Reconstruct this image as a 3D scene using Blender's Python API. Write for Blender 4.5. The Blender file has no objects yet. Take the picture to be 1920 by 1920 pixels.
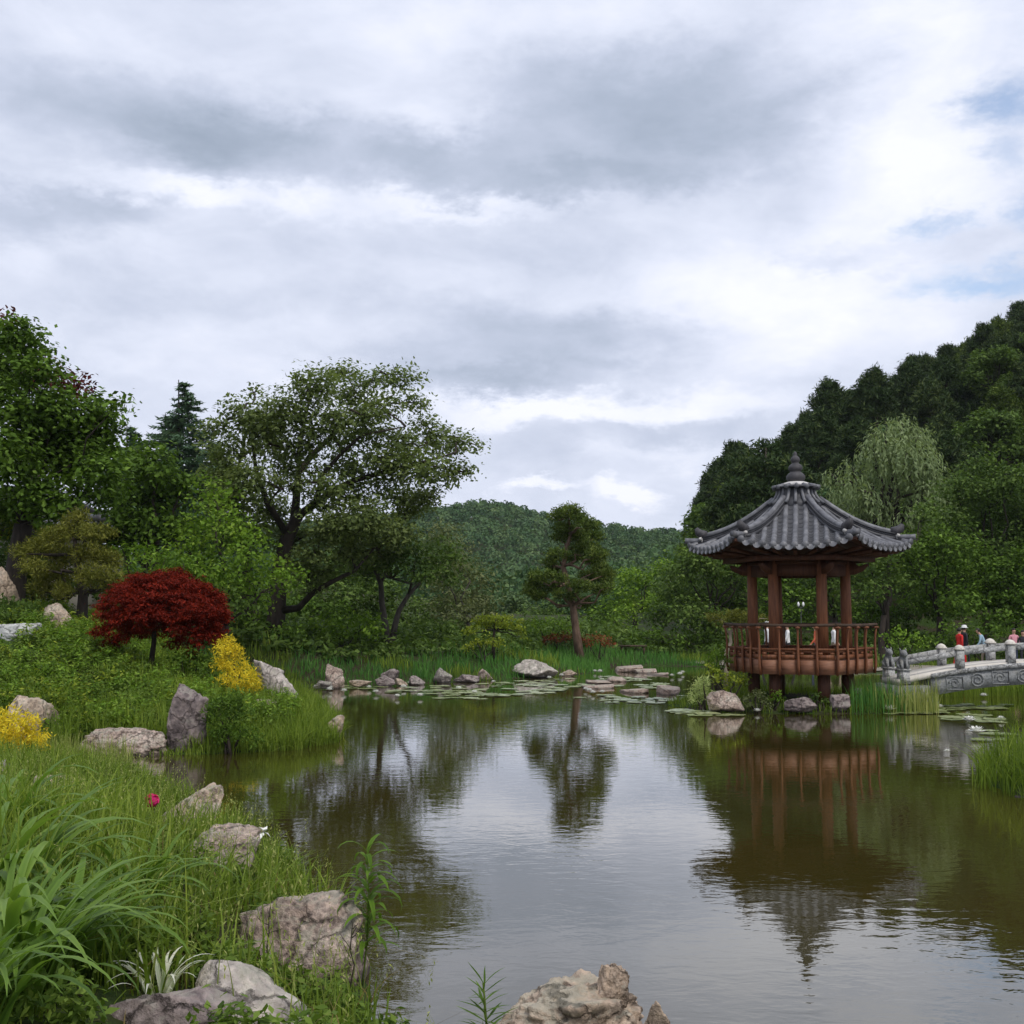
import bpy, bmesh, math
import numpy as np
from mathutils import Vector, Matrix

scene = bpy.context.scene
COL = scene.collection
PI = math.pi
R_ = math.radians

# ------------------------------------------------------------------ camera
FPX = 2059.0                      # focal length in pixels of the 1920 px photograph
CAMZ = 2.3
TH = math.atan(190.0 / FPX)       # the camera looks slightly up
cd = bpy.data.cameras.new('camera')
cam = bpy.data.objects.new('camera', cd)
COL.objects.link(cam)
cam.location = (0, 0, CAMZ)
cam.rotation_euler = (PI / 2 + TH, 0, 0)
cd.sensor_width = 36.0
cd.lens = 36.0 * FPX / 1920.0
cd.clip_start = 0.05
cd.clip_end = 6000
scene.camera = cam
CT, ST = math.cos(TH), math.sin(TH)

def ray(px, py):
    x = (px - 960.0) / FPX
    v = -(py - 960.0) / FPX
    return np.array([x, CT - v * ST, ST + v * CT])

def P(px, py, Y):
    """world point seen at a photograph pixel, at distance Y along the ground"""
    d = ray(px, py)
    t = Y / d[1]
    return np.array([d[0] * t, Y, CAMZ + d[2] * t])

def W(px, py, z=0.0):
    d = ray(px, py)
    t = (z - CAMZ) / d[2]
    return np.array([d[0] * t, d[1] * t, z])

# ------------------------------------------------------------------ node helpers
def nd(nt, typ, **kw):
    n = nt.nodes.new(typ)
    for k, v in kw.items():
        if k == 'inp':
            for kk, vv in v.items():
                if hasattr(vv, 'is_linked') or isinstance(vv, bpy.types.NodeSocket):
                    nt.links.new(vv, n.inputs[kk])
                else:
                    n.inputs[kk].default_value = vv
        else:
            setattr(n, k, v)
    return n

def mth(nt, op, a, b=None, c=None):
    n = nt.nodes.new('ShaderNodeMath'); n.operation = op
    for i, v in enumerate((a, b, c)):
        if v is None: continue
        if isinstance(v, bpy.types.NodeSocket): nt.links.new(v, n.inputs[i])
        else: n.inputs[i].default_value = v
    return n.outputs[0]

def ramp(nt, fac, stops, interp='LINEAR'):
    n = nt.nodes.new('ShaderNodeValToRGB')
    cr = n.color_ramp; cr.interpolation = interp
    while len(cr.elements) < len(stops): cr.elements.new(0.5)
    for e, (p, c) in zip(cr.elements, stops):
        e.position = p
        e.color = (c[0], c[1], c[2], 1) if len(c) == 3 else c
    nt.links.new(fac, n.inputs[0])
    return n.outputs[0]

def mixc(nt, fac, a, b, mode='MIX'):
    n = nt.nodes.new('ShaderNodeMix'); n.data_type = 'RGBA'; n.blend_type = mode
    for sock, v in ((n.inputs[0], fac), (n.inputs[6], a), (n.inputs[7], b)):
        if isinstance(v, bpy.types.NodeSocket): nt.links.new(v, sock)
        elif isinstance(v, (int, float)): sock.default_value = v
        else: sock.default_value = (v[0], v[1], v[2], 1)
    return n.outputs[2]

# ------------------------------------------------------------------ world: cloudy daylight sky
SUN_EL, SUN_AZ = R_(52), R_(150)     # behind the viewer, to the right
world = bpy.data.worlds.new('World'); scene.world = world
world.use_nodes = True
wt = world.node_tree
for n in list(wt.nodes): wt.nodes.remove(n)
tc = nd(wt, 'ShaderNodeTexCoord')
dirv = tc.outputs['Generated']
sep = nd(wt, 'ShaderNodeSeparateXYZ', inp={0: dirv})
az = mth(wt, 'MULTIPLY', mth(wt, 'ARCTAN2', sep.outputs[0], sep.outputs[1]), 180 / PI)
el = mth(wt, 'MULTIPLY', mth(wt, 'ARCSINE', sep.outputs[2]), 180 / PI)
ae = nd(wt, 'ShaderNodeCombineXYZ', inp={0: az, 1: el}).outputs[0]
# cloud noise lives on the sphere of directions, flattened so that clouds lie in bands
mp = nd(wt, 'ShaderNodeMapping', inp={0: dirv}); mp.inputs['Scale'].default_value = (1.0, 1.0, 2.1)
n_warp = nd(wt, 'ShaderNodeTexNoise', inp={'Vector': mp.outputs[0], 'Scale': 5.5, 'Detail': 9.0, 'Roughness': 0.68})
wv = nd(wt, 'ShaderNodeVectorMath', operation='SUBTRACT', inp={0: n_warp.outputs['Color'], 1: (0.5, 0.5, 0.5)})
wv2 = nd(wt, 'ShaderNodeVectorMath', operation='MULTIPLY', inp={0: wv.outputs[0], 1: (13.0, 7.0, 0)})
aew = nd(wt, 'ShaderNodeVectorMath', operation='ADD', inp={0: ae, 1: wv2.outputs[0]}).outputs[0]
n_mid = nd(wt, 'ShaderNodeTexNoise', inp={'Vector': mp.outputs[0], 'Scale': 6.0, 'Detail': 8.0, 'Roughness': 0.58, 'Distortion': 0.4})
n_fine = nd(wt, 'ShaderNodeTexNoise', inp={'Vector': mp.outputs[0], 'Scale': 15.0, 'Detail': 8.0, 'Roughness': 0.58, 'Distortion': 0.3})

def sky_ang(px, py):
    d = ray(px, py); d = d / np.linalg.norm(d)
    return math.degrees(math.atan2(d[0], d[1])), math.degrees(math.asin(d[2]))

def cloud_patch(px, py, rx, ry, amp, soft=0.0):
    a, e = sky_ang(px, py)
    sx, sy = FPX * R_(1) / rx, FPX * R_(1) / ry
    m = nd(wt, 'ShaderNodeMapping', inp={0: aew})
    m.inputs['Location'].default_value = (-a * sx, -e * sy, 0)
    m.inputs['Scale'].default_value = (sx, sy, 0)
    ln = nd(wt, 'ShaderNodeVectorMath', operation='LENGTH', inp={0: m.outputs[0]})
    mr = nd(wt, 'ShaderNodeMapRange', interpolation_type='SMOOTHSTEP',
            inp={0: ln.outputs['Value'], 1: soft, 2: 1.38, 3: amp, 4: 0.0})
    return mr.outputs[0]

PATCHES = [(330, 215, 250, 90, -.34, .25), (560, 290, 300, 75, -.34, .3), (860, 300, 190, 60, -.24, .2), (1130, 230, 330, 130, -.30, .25), (1400, 200, 300, 120, -.24, .2),
           (1100, 345, 240, 42, -.24, .3), (940, 645, 350, 75, -.30, .25), (880, 712, 200, 30, -.26, .3), (60, 385, 230, 55, -.28, .2),
           (40, 190, 200, 150, -.18), (300, 560, 420, 60, -.16), (1210, 625, 260, 55, -.18), (830, 455, 420, 60, -.12), (1080, 810, 380, 34, -.12, .2), (1290, 920, 200, 40, -.10), (870, 860, 260, 30, -.08),
           (60, 740, 330, 100, -.10), (1560, 495, 60, 24, -.18, .2), (1720, 470, 120, 40, -.20, .2),
           (1470, 570, 330, 130, .30), (300, 372, 330, 30, .26, .2), (860, 380, 300, 22, .16), (1720, 300, 170, 260, .20), (960, 40, 460, 60, .12), (830, 205, 130, 50, .14, .2),
           (970, 925, 62, 22, .34, .4), (1150, 928, 105, 24, .34, .4), (1150, 755, 360, 34, .30, .3), (1250, 850, 200, 20, .12), (1750, 80, 260, 120, .16), (640, 610, 260, 34, .12), (200, 690, 260, 40, .12)]
acc = mth(wt, 'MULTIPLY_ADD', n_mid.outputs['Fac'], 0.62, 0.71 - 0.31)
acc = mth(wt, 'ADD', acc, mth(wt, 'MULTIPLY', mth(wt, 'SUBTRACT', n_fine.outputs['Fac'], 0.5), 0.30))
for p in PATCHES:
    acc = mth(wt, 'ADD', acc, cloud_patch(*p))
cloud = ramp(wt, acc, [(0.0, (.265, .315, .40)), (0.25, (.345, .395, .495)), (0.5, (.455, .50, .615)), (0.75, (.60, .638, .75)), (1.0, (.75, .765, .835))])
sky = nd(wt, 'ShaderNodeTexSky', sky_type='NISHITA', sun_disc=False, sun_elevation=SUN_EL, sun_rotation=SUN_AZ)
bg1 = nd(wt, 'ShaderNodeBackground', inp={0: sky.outputs[0], 1: 0.15})
bg2 = nd(wt, 'ShaderNodeBackground', inp={0: cloud, 1: 1.0})
gap = None
for p in [(1890, 200, 80, 55, 1), (1745, 412, 60, 30, .8), (1850, 520, 130, 30, .95), (1915, 400, 60, 40, .8), (1880, 300, 50, 30, .5), (2500, 300, 300, 90, .8), (-900, 200, 300, 80, .7)]:
    c = cloud_patch(*p)
    gap = c if gap is None else mth(wt, 'MAXIMUM', gap, c)
cover = mth(wt, 'SUBTRACT', 1.0, mth(wt, 'MULTIPLY', gap, 0.75))
mx = nd(wt, 'ShaderNodeMixShader', inp={0: cover, 1: bg1.outputs[0], 2: bg2.outputs[0]})
nd(wt, 'ShaderNodeOutputWorld', inp={0: mx.outputs[0]})

# ------------------------------------------------------------------ sun (thin overcast: soft)
sl = bpy.data.lights.new('sun', 'SUN')
sl.energy = 1.5; sl.angle = R_(14); sl.color = (1.0, 0.955, 0.88)
sun = bpy.data.objects.new('sun', sl); COL.objects.link(sun)
sdir = Vector((math.sin(SUN_AZ) * math.cos(SUN_EL), math.cos(SUN_AZ) * math.cos(SUN_EL), math.sin(SUN_EL)))
sun.rotation_euler = sdir.to_track_quat('Z', 'Y').to_euler()
sun.location = (20, -20, 40)

vs = scene.view_settings
vs.view_transform = 'Standard'; vs.look = 'None'; vs.exposure = 0.40; vs.gamma = 1.0
try: vs.use_curve_mapping = False
except Exception: pass
scene.cycles.max_bounces = 6
scene.cycles.diffuse_bounces = 3
scene.cycles.glossy_bounces = 3
scene.cycles.transmission_bounces = 3
scene.cycles.volume_bounces = 0

# ------------------------------------------------------------------ mesh helpers
class MB:
    """collects geometry; build() links it as ONE mesh object"""
    def __init__(s):
        s.v, s.f4, s.f3, s.var, s.m4, s.m3, s.n = [], [], [], [], [], [], 0
    def add(s, v, f4=None, f3=None, var=0.5, mi=0):
        v = np.asarray(v, float).reshape(-1, 3)
        k = len(v)
        if f4 is not None and len(f4):
            f = np.asarray(f4, np.int64).reshape(-1, 4); s.f4.append(f + s.n); s.m4.append(np.full(len(f), mi, np.int32))
        if f3 is not None and len(f3):
            f = np.asarray(f3, np.int64).reshape(-1, 3); s.f3.append(f + s.n); s.m3.append(np.full(len(f), mi, np.int32))
        s.v.append(v)
        s.var.append(np.broadcast_to(np.asarray(var, float), (k,)).copy())
        s.n += k
        return s
    def mesh(s, name, mats, origin=(0, 0, 0), smooth=False):
        me = bpy.data.meshes.new(name)
        v = np.concatenate(s.v) - np.asarray(origin, float)
        f4 = np.concatenate(s.f4) if s.f4 else np.zeros((0, 4), np.int64)
        f3 = np.concatenate(s.f3) if s.f3 else np.zeros((0, 3), np.int64)
        m = np.concatenate([np.concatenate(s.m4) if s.m4 else np.zeros(0, np.int32), np.concatenate(s.m3) if s.m3 else np.zeros(0, np.int32)])
        me.vertices.add(len(v)); me.vertices.foreach_set('co', v.astype(np.float32).ravel())
        nl = f4.size + f3.size; npoly = len(f4) + len(f3)
        me.loops.add(nl); me.polygons.add(npoly)
        me.loops.foreach_set('vertex_index', np.concatenate([f4.ravel(), f3.ravel()]).astype(np.int32))
        st = np.concatenate([np.arange(len(f4)) * 4, f4.size + np.arange(len(f3)) * 3]).astype(np.int32)
        me.polygons.foreach_set('loop_start', st)
        mats = mats if isinstance(mats, (list, tuple)) else [mats]
        for mm in mats: me.materials.append(mm)
        me.polygons.foreach_set('material_index', m.astype(np.int32))
        if smooth: me.polygons.foreach_set('use_smooth', np.ones(npoly, bool))
        a = me.attributes.new('var', 'FLOAT', 'POINT')
        a.data.foreach_set('value', np.concatenate(s.var).astype(np.float32))
        me.update(calc_edges=True)
        me.validate()
        return me
    def build(s, name, mats, parent=None, origin=(0, 0, 0), smooth=False):
        return link(name, s.mesh(name, mats, origin, smooth), parent, origin)

def link(name, me, parent=None, origin=(0, 0, 0)):
    o = bpy.data.objects.new(name, me)
    COL.objects.link(o)
    if parent is not None: o.parent = parent
    else: o.location = origin
    return o

def tag(o, label=None, cat=None, group=None, kind=None):
    for k, v in (('label', label), ('category', cat), ('group', group), ('kind', kind)):
        if v: o[k] = v
    return o

def thing(name, label, cat, loc=(0, 0, 0), group=None, rz=0.0):
    o = bpy.data.objects.new(name, None)
    COL.objects.link(o)
    o.location = tuple(float(c) for c in loc); o.rotation_euler = (0, 0, rz); o.empty_display_size = 0.2
    return tag(o, label, cat, group)

def unit(v):
    return v / np.maximum(np.linalg.norm(v, axis=-1, keepdims=True), 1e-9)

def box(mb, c, size, rz=0.0, mi=0, taper=1.0):
    sx, sy, sz = [k / 2 for k in size]
    v = np.array([[-sx, -sy, -sz], [sx, -sy, -sz], [sx, sy, -sz], [-sx, sy, -sz], [-sx * taper, -sy * taper, sz], [sx * taper, -sy * taper, sz], [sx * taper, sy * taper, sz], [-sx * taper, sy * taper, sz]])
    c_, s_ = math.cos(rz), math.sin(rz)
    v = v @ np.array([[c_, s_, 0], [-s_, c_, 0], [0, 0, 1]]) + np.asarray(c, float)
    mb.add(v, [[0, 3, 2, 1], [4, 5, 6, 7], [0, 1, 5, 4], [1, 2, 6, 5], [2, 3, 7, 6], [3, 0, 4, 7]], mi=mi)
    return mb

def tube(mb, pts, radii, n=8, cap=True, var=0.5, mi=0, flat=1.0):
    pts = np.asarray(pts, float); k = len(pts)
    radii = np.broadcast_to(np.asarray(radii, float), (k,))
    tg = np.gradient(pts, axis=0); tg = unit(tg)
    ref = np.array([0, 0, 1.0]) if abs(tg[:, 2]).mean() < 0.8 else np.array([1.0, 0, 0])
    s = unit(np.cross(tg, ref)); u = np.cross(s, tg)
    a = np.arange(n) / n * 2 * PI
    ring = pts[:, None, :] + radii[:, None, None] * (np.cos(a)[None, :, None] * s[:, None, :] + flat * np.sin(a)[None, :, None] * u[:, None, :])
    i = np.arange(k - 1)[:, None] * n; j = np.arange(n)[None, :]; j2 = (j + 1) % n
    f = np.stack([i + j, i + j2, i + n + j2, i + n + j], -1).reshape(-1, 4)
    v = ring.reshape(-1, 3); f3 = []
    if cap:
        v = np.concatenate([v, pts[:1], pts[-1:]])
        b0, b1 = k * n, k * n + 1
        jj = np.arange(n); j2 = (jj + 1) % n
        f3 = np.concatenate([np.stack([np.full(n, b0), j2, jj], -1), np.stack([np.full(n, b1), (k - 1) * n + jj, (k - 1) * n + j2], -1)])
    mb.add(v, f, f3, var=var, mi=mi)
    return mb

def lathe(mb, prof, c=(0, 0, 0), n=20, mi=0, rot=0.0, sq=None):
    prof = np.asarray(prof, float); k = len(prof)
    a = np.arange(n) / n * 2 * PI + rot
    v = np.stack([prof[:, None, 0] * np.cos(a), prof[:, None, 0] * np.sin(a), np.repeat(prof[:, 1:2], n, 1)], -1).reshape(-1, 3) + np.asarray(c, float)
    i = np.arange(k - 1)[:, None] * n; j = np.arange(n)[None, :]; j2 = (j + 1) % n
    mb.add(v, np.stack([i + j, i + j2, i + n + j2, i + n + j], -1).reshape(-1, 4), mi=mi)
    return mb

def smoothstep(a, b, x):
    t = np.clip((np.asarray(x, float) - a) / (b - a), 0, 1)
    return t * t * (3 - 2 * t)

def _hash(ix, iy, iz, seed):
    h = (ix * 374761393 + iy * 668265263 + iz * 2147483647 + seed * 1442695041) & 0xffffffff
    h = ((h ^ (h >> 13)) * 1274126177) & 0xffffffff
    return ((h ^ (h >> 16)) & 0xffff) / 65535.0

def vnoise(p, seed=0):
    p = np.asarray(p, float); i = np.floor(p).astype(np.int64); f = p - i; f = f * f * (3 - 2 * f)
    out = 0
    for dx in (0, 1):
        for dy in (0, 1):
            for dz in (0, 1):
                w = (f[..., 0] if dx else 1 - f[..., 0]) * (f[..., 1] if dy else 1 - f[..., 1]) * (f[..., 2] if dz else 1 - f[..., 2])
                out = out + w * _hash(i[..., 0] + dx, i[..., 1] + dy, i[..., 2] + dz, seed)
    return out

def fbm(p, oct=4, seed=0):
    s, a, t = 0, 0.5, 0
    for k in range(oct):
        s = s + a * vnoise(np.asarray(p) * 2 ** k, seed + k * 17); t += a; a *= 0.5
    return s / t

# ------------------------------------------------------------------ materials
def new_mat(name):
    m = bpy.data.materials.new(name); m.use_nodes = True
    nt = m.node_tree
    b = nt.nodes['Principled BSDF']
    return m, nt, b

def mat_leaf(name, dark, mid, light, trans=0.3, rough=0.55, spec=0.07, gain=1.8):
    dark, mid, light = ((min(q[0] * gain * 1.03, .8), min(q[1] * gain, .8), min(q[2] * gain * .85, .8)) for q in (dark, mid, light))
    m, nt, b = new_mat(name)
    at = nd(nt, 'ShaderNodeAttribute', attribute_name='var')
    oi = nd(nt, 'ShaderNodeObjectInfo')
    fac = mth(nt, 'ADD', at.outputs['Fac'], mth(nt, 'MULTIPLY', mth(nt, 'SUBTRACT', oi.outputs['Random'], .5), .18))
    col = ramp(nt, fac, [(0.0, dark), (0.5, mid), (1.0, light)])
    nt.links.new(col, b.inputs['Base Color'])
    b.inputs['Roughness'].default_value = rough
    b.inputs['Specular IOR Level'].default_value = spec
    tr = nd(nt, 'ShaderNodeBsdfTranslucent', inp={0: mixc(nt, 1.0, col, (1.3, 1.35, .7), 'MULTIPLY')})
    mx = nd(nt, 'ShaderNodeMixShader', inp={0: trans, 1: b.outputs[0], 2: tr.outputs[0]})
    nt.links.new(mx.outputs[0], nt.nodes['Material Output'].inputs[0])
    return m

def mat_noise(name, c1, c2, scale=5.0, rough=0.8, bump=0.3, detail=6, stretch=(1, 1, 1), dist=0.02, c3=None, spec=0.3, seed=0):
    m, nt, b = new_mat(name)
    tcn = nd(nt, 'ShaderNodeTexCoord')
    mp = nd(nt, 'ShaderNodeMapping', inp={0: tcn.outputs['Object']})
    mp.inputs['Scale'].default_value = stretch; mp.inputs['Location'].default_value = (seed, seed * .7, 0)
    n1 = nd(nt, 'ShaderNodeTexNoise', inp={'Vector': mp.outputs[0], 'Scale': scale, 'Detail': detail, 'Roughness': .6})
    st = [(0.3, c1), (0.7, c2)] if c3 is None else [(0.28, c1), (0.5, c2), (0.72, c3)]
    col = ramp(nt, n1.outputs['Fac'], st)
    nt.links.new(col, b.inputs['Base Color'])
    b.inputs['Roughness'].default_value = rough; b.inputs['Specular IOR Level'].default_value = spec
    bp = nd(nt, 'ShaderNodeBump', inp={'Height': n1.outputs['Fac'], 'Strength': bump, 'Distance': dist})
    nt.links.new(bp.outputs[0], b.inputs['Normal'])
    return m

def mat_rock(name, c1, c2, c3, speck=18.0, specka=0.5, lichen=(.33, .32, .25), seed=0.0, cracks=.75):
    m, nt, b = new_mat(name)
    tcn = nd(nt, 'ShaderNodeTexCoord')
    mp = nd(nt, 'ShaderNodeMapping', inp={0: tcn.outputs['Object']}); mp.inputs['Location'].default_value = (seed, seed, seed)
    v = mp.outputs[0]
    n1 = nd(nt, 'ShaderNodeTexNoise', inp={'Vector': v, 'Scale': 3.0, 'Detail': 8.0, 'Roughness': .65})
    n2 = nd(nt, 'ShaderNodeTexNoise', inp={'Vector': v, 'Scale': speck * 2, 'Detail': 4.0, 'Roughness': .7})
    vo = nd(nt, 'ShaderNodeTexVoronoi', inp={'Vector': v, 'Scale': speck})
    col = ramp(nt, n1.outputs['Fac'], [(.3, c1), (.5, c2), (.72, c3)])
    sp = ramp(nt, mth(nt, 'ADD', mth(nt, 'MULTIPLY', n2.outputs['Fac'], .7), mth(nt, 'MULTIPLY', vo.outputs['Distance'], .5)), [(.34, (.30, .27, .26)), (.5, (.9, .88, .86)), (.62, (1.25, 1.22, 1.18)), (.72, (1.8, 1.75, 1.65))])
    col = mixc(nt, specka, col, sp, 'MULTIPLY')
    wv_ = nd(nt, 'ShaderNodeVectorMath', operation='MULTIPLY_ADD', inp={0: n1.outputs['Color'], 1: (.35, .35, .35), 2: v}).outputs[0]
    ck = nd(nt, 'ShaderNodeTexVoronoi', feature='DISTANCE_TO_EDGE', inp={'Vector': wv_, 'Scale': 2.6})
    crack = ramp(nt, ck.outputs['Distance'], [(0.0, (.30, .28, .27)), (.022, (1, 1, 1))])
    col = mixc(nt, cracks, col, crack, 'MULTIPLY')
    n3 = nd(nt, 'ShaderNodeTexNoise', inp={'Vector': v, 'Scale': 5.5, 'Detail': 7.0, 'Roughness': .7, 'Distortion': .5})
    geo = nd(nt, 'ShaderNodeNewGeometry')
    up = nd(nt, 'ShaderNodeSeparateXYZ', inp={0: geo.outputs['Normal']}).outputs[2]
    lf = ramp(nt, mth(nt, 'ADD', n3.outputs['Fac'], mth(nt, 'MULTIPLY', up, .12)), [(.56, (0, 0, 0)), (.66, (1, 1, 1))])
    col = mixc(nt, mth(nt, 'MULTIPLY', lf, .6), col, lichen)
    pz = nd(nt, 'ShaderNodeSeparateXYZ', inp={0: geo.outputs['Position']}).outputs[2]
    wet = nd(nt, 'ShaderNodeMapRange', inp={0: mth(nt, 'ADD', pz, mth(nt, 'MULTIPLY', n1.outputs['Fac'], -.06)), 1: .03, 2: .0, 3: 1.0, 4: .38}).outputs[0]
    col = mixc(nt, 1.0, col, wet, 'MULTIPLY')
    nt.links.new(col, b.inputs['Base Color'])
    b.inputs['Roughness'].default_value = .85; b.inputs['Specular IOR Level'].default_value = .25
    hgt = mth(nt, 'ADD', mth(nt, 'ADD', n1.outputs['Fac'], mth(nt, 'MULTIPLY', n2.outputs['Fac'], .4)), mth(nt, 'MULTIPLY', mth(nt, 'MINIMUM', ck.outputs['Distance'], .04), 12.0 if cracks > .3 else 0.0))
    bp = nd(nt, 'ShaderNodeBump', inp={'Height': hgt, 'Strength': .9, 'Distance': .05})
    nt.links.new(bp.outputs[0], b.inputs['Normal'])
    return m

def mat_plain(name, c, rough=.7, spec=.3):
    m, nt, b = new_mat(name)
    b.inputs['Base Color'].default_value = (*c, 1); b.inputs['Roughness'].default_value = rough
    b.inputs['Specular IOR Level'].default_value = spec
    return m

M = {}
M['leaf_deep'] = mat_leaf('leaf_deep', (.015, .030, .005), (.043, .080, .013), (.105, .17, .033), .28)
M['leaf_mid'] = mat_leaf('leaf_mid', (.020, .038, .010), (.048, .082, .020), (.10, .145, .042), .3)
M['leaf_airy'] = mat_leaf('leaf_airy', (.028, .042, .016), (.070, .096, .035), (.13, .16, .066), .38)
M['leaf_bright'] = mat_leaf('leaf_bright', (.030, .062, .010), (.075, .135, .018), (.16, .23, .04), .35)
M['leaf_gold_green'] = mat_leaf('leaf_gold_green', (.05, .075, .010), (.125, .16, .02), (.24, .26, .045), .35)
M['leaf_grey'] = mat_leaf('leaf_grey', (.035, .048, .022), (.072, .088, .042), (.12, .135, .07), .3)
M['leaf_far'] = mat_leaf('leaf_far', (.014, .032, .015), (.030, .062, .027), (.060, .10, .045), .2)
M['leaf_far_pale'] = mat_leaf('leaf_far_pale', (.025, .05, .022), (.055, .09, .04), (.09, .13, .06), .2)
M['needle_dark'] = mat_leaf('needle_dark', (.008, .017, .007), (.022, .038, .014), (.066, .084, .03), .12)
M['needle_spruce'] = mat_leaf('needle_spruce', (.020, .042, .026), (.045, .08, .05), (.08, .12, .075), .15)
M['needle_pine'] = mat_leaf('needle_pine', (.016, .030, .007), (.042, .066, .014), (.095, .12, .03), .2)
M['needle_olive'] = mat_leaf('needle_olive', (.030, .036, .007), (.072, .080, .016), (.13, .13, .03), .2)
M['willow_leaf'] = mat_leaf('willow_leaf', (.050, .074, .034), (.098, .132, .070), (.165, .205, .12), .35)
M['maple_red'] = mat_leaf('maple_red', (.025, .004, .003), (.088, .010, .007), (.19, .021, .012), .3, spec=.03)
M['maple_purple'] = mat_leaf('maple_purple', (.018, .006, .007), (.05, .012, .014), (.10, .025, .025), .25)
M['maple_rust'] = mat_leaf('maple_rust', (.05, .018, .009), (.12, .038, .02), (.19, .07, .035), .25)
M['gold'] = mat_leaf('gold', (.13, .12, .012), (.42, .33, .025), (.68, .54, .07), .35)
M['grass'] = mat_leaf('grass', (.030, .052, .009), (.084, .128, .020), (.18, .22, .048), .38, .5)
M['grass_blue'] = mat_leaf('grass_blue', (.018, .055, .016), (.045, .115, .028), (.09, .18, .045), .3)
M['reed'] = mat_leaf('reed', (.05, .075, .020), (.115, .145, .042), (.23, .24, .10), .3)
M['strap'] = mat_leaf('strap', (.026, .054, .010), (.072, .128, .022), (.15, .215, .05), .35, .42, .2)
M['cover'] = mat_leaf('cover', (.026, .05, .010), (.065, .105, .020), (.13, .18, .04), .3)
M['pad'] = mat_leaf('pad', (.09, .12, .05), (.17, .20, .10), (.27, .29, .18), .05, .25, .6)
M['pale_leaf'] = mat_leaf('pale_leaf', (.12, .16, .07), (.25, .30, .14), (.42, .45, .28), .3)
M['bark'] = mat_noise('bark', (.018, .014, .011), (.06, .046, .035), 9, .9, .8, 6, (1, 1, .25), .05)
M['bark_grey'] = mat_noise('bark_grey', (.035, .03, .025), (.10, .085, .07), 9, .9, .8, 6, (1, 1, .25), .05)
M['bark_pine'] = mat_noise('bark_pine', (.085, .05, .034), (.22, .145, .10), 7, .9, .9, 6, (1, 1, .4), .05)
M['bark_pale'] = mat_noise('bark_pale', (.20, .16, .11), (.38, .32, .24), 7, .9, .5, 6, (1, 1, .4), .03)
M['stem'] = mat_leaf('stem', (.03, .05, .012), (.06, .09, .02), (.10, .14, .035), .1)
M['stem_dark'] = mat_plain('stem_dark', (.035, .03, .018))
M['rock_pink'] = mat_rock('rock_pink', (.17, .125, .105), (.31, .245, .21), (.49, .42, .375), 26, .85)
M['rock_tan'] = mat_rock('rock_tan', (.24, .18, .135), (.37, .29, .225), (.50, .42, .34), 16, .55, seed=3)
M['rock_grey'] = mat_rock('rock_grey', (.14, .125, .115), (.23, .205, .19), (.36, .335, .31), 12, .6, seed=7)
M['rock_mauve'] = mat_rock('rock_mauve', (.105, .085, .085), (.19, .155, .15), (.30, .25, .24), 10, .6, (.30, .28, .24), seed=11)
M['rock_pale'] = mat_rock('rock_pale', (.27, .24, .215), (.40, .355, .32), (.55, .51, .47), 10, .45, seed=5)
M['rock_white'] = mat_rock('rock_white', (.33, .335, .33), (.47, .475, .47), (.58, .58, .57), 10, .3, seed=9)
M['slab'] = mat_rock('slab', (.22, .155, .125), (.34, .26, .215), (.46, .38, .33), 14, .5, seed=13)

# ground: soil, moss and leaf litter
def mk_ground():
    m, nt, b = new_mat('ground')
    tcn = nd(nt, 'ShaderNodeTexCoord'); v = tcn.outputs['Object']
    n1 = nd(nt, 'ShaderNodeTexNoise', inp={'Vector': v, 'Scale': .7, 'Detail': 8.0, 'Roughness': .65})
    n2 = nd(nt, 'ShaderNodeTexNoise', inp={'Vector': v, 'Scale': 9.0, 'Detail': 6.0, 'Roughness': .7})
    a = ramp(nt, n2.outputs['Fac'], [(.3, (.022, .019, .011)), (.6, (.055, .044, .026)), (.8, (.09, .075, .045))])
    c = ramp(nt, n2.outputs['Fac'], [(.3, (.018, .034, .008)), (.6, (.042, .075, .015)), (.8, (.075, .11, .03))])
    col = mixc(nt, ramp(nt, n1.outputs['Fac'], [(.40, (0, 0, 0)), (.56, (1, 1, 1))]), a, c)
    nt.links.new(col, b.inputs['Base Color']); b.inputs['Roughness'].default_value = .95; b.inputs['Specular IOR Level'].default_value = .1
    bp = nd(nt, 'ShaderNodeBump', inp={'Height': n2.outputs['Fac'], 'Strength': .8, 'Distance': .05})
    nt.links.new(bp.outputs[0], b.inputs['Normal'])
    return m
M['ground'] = mk_ground()

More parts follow.
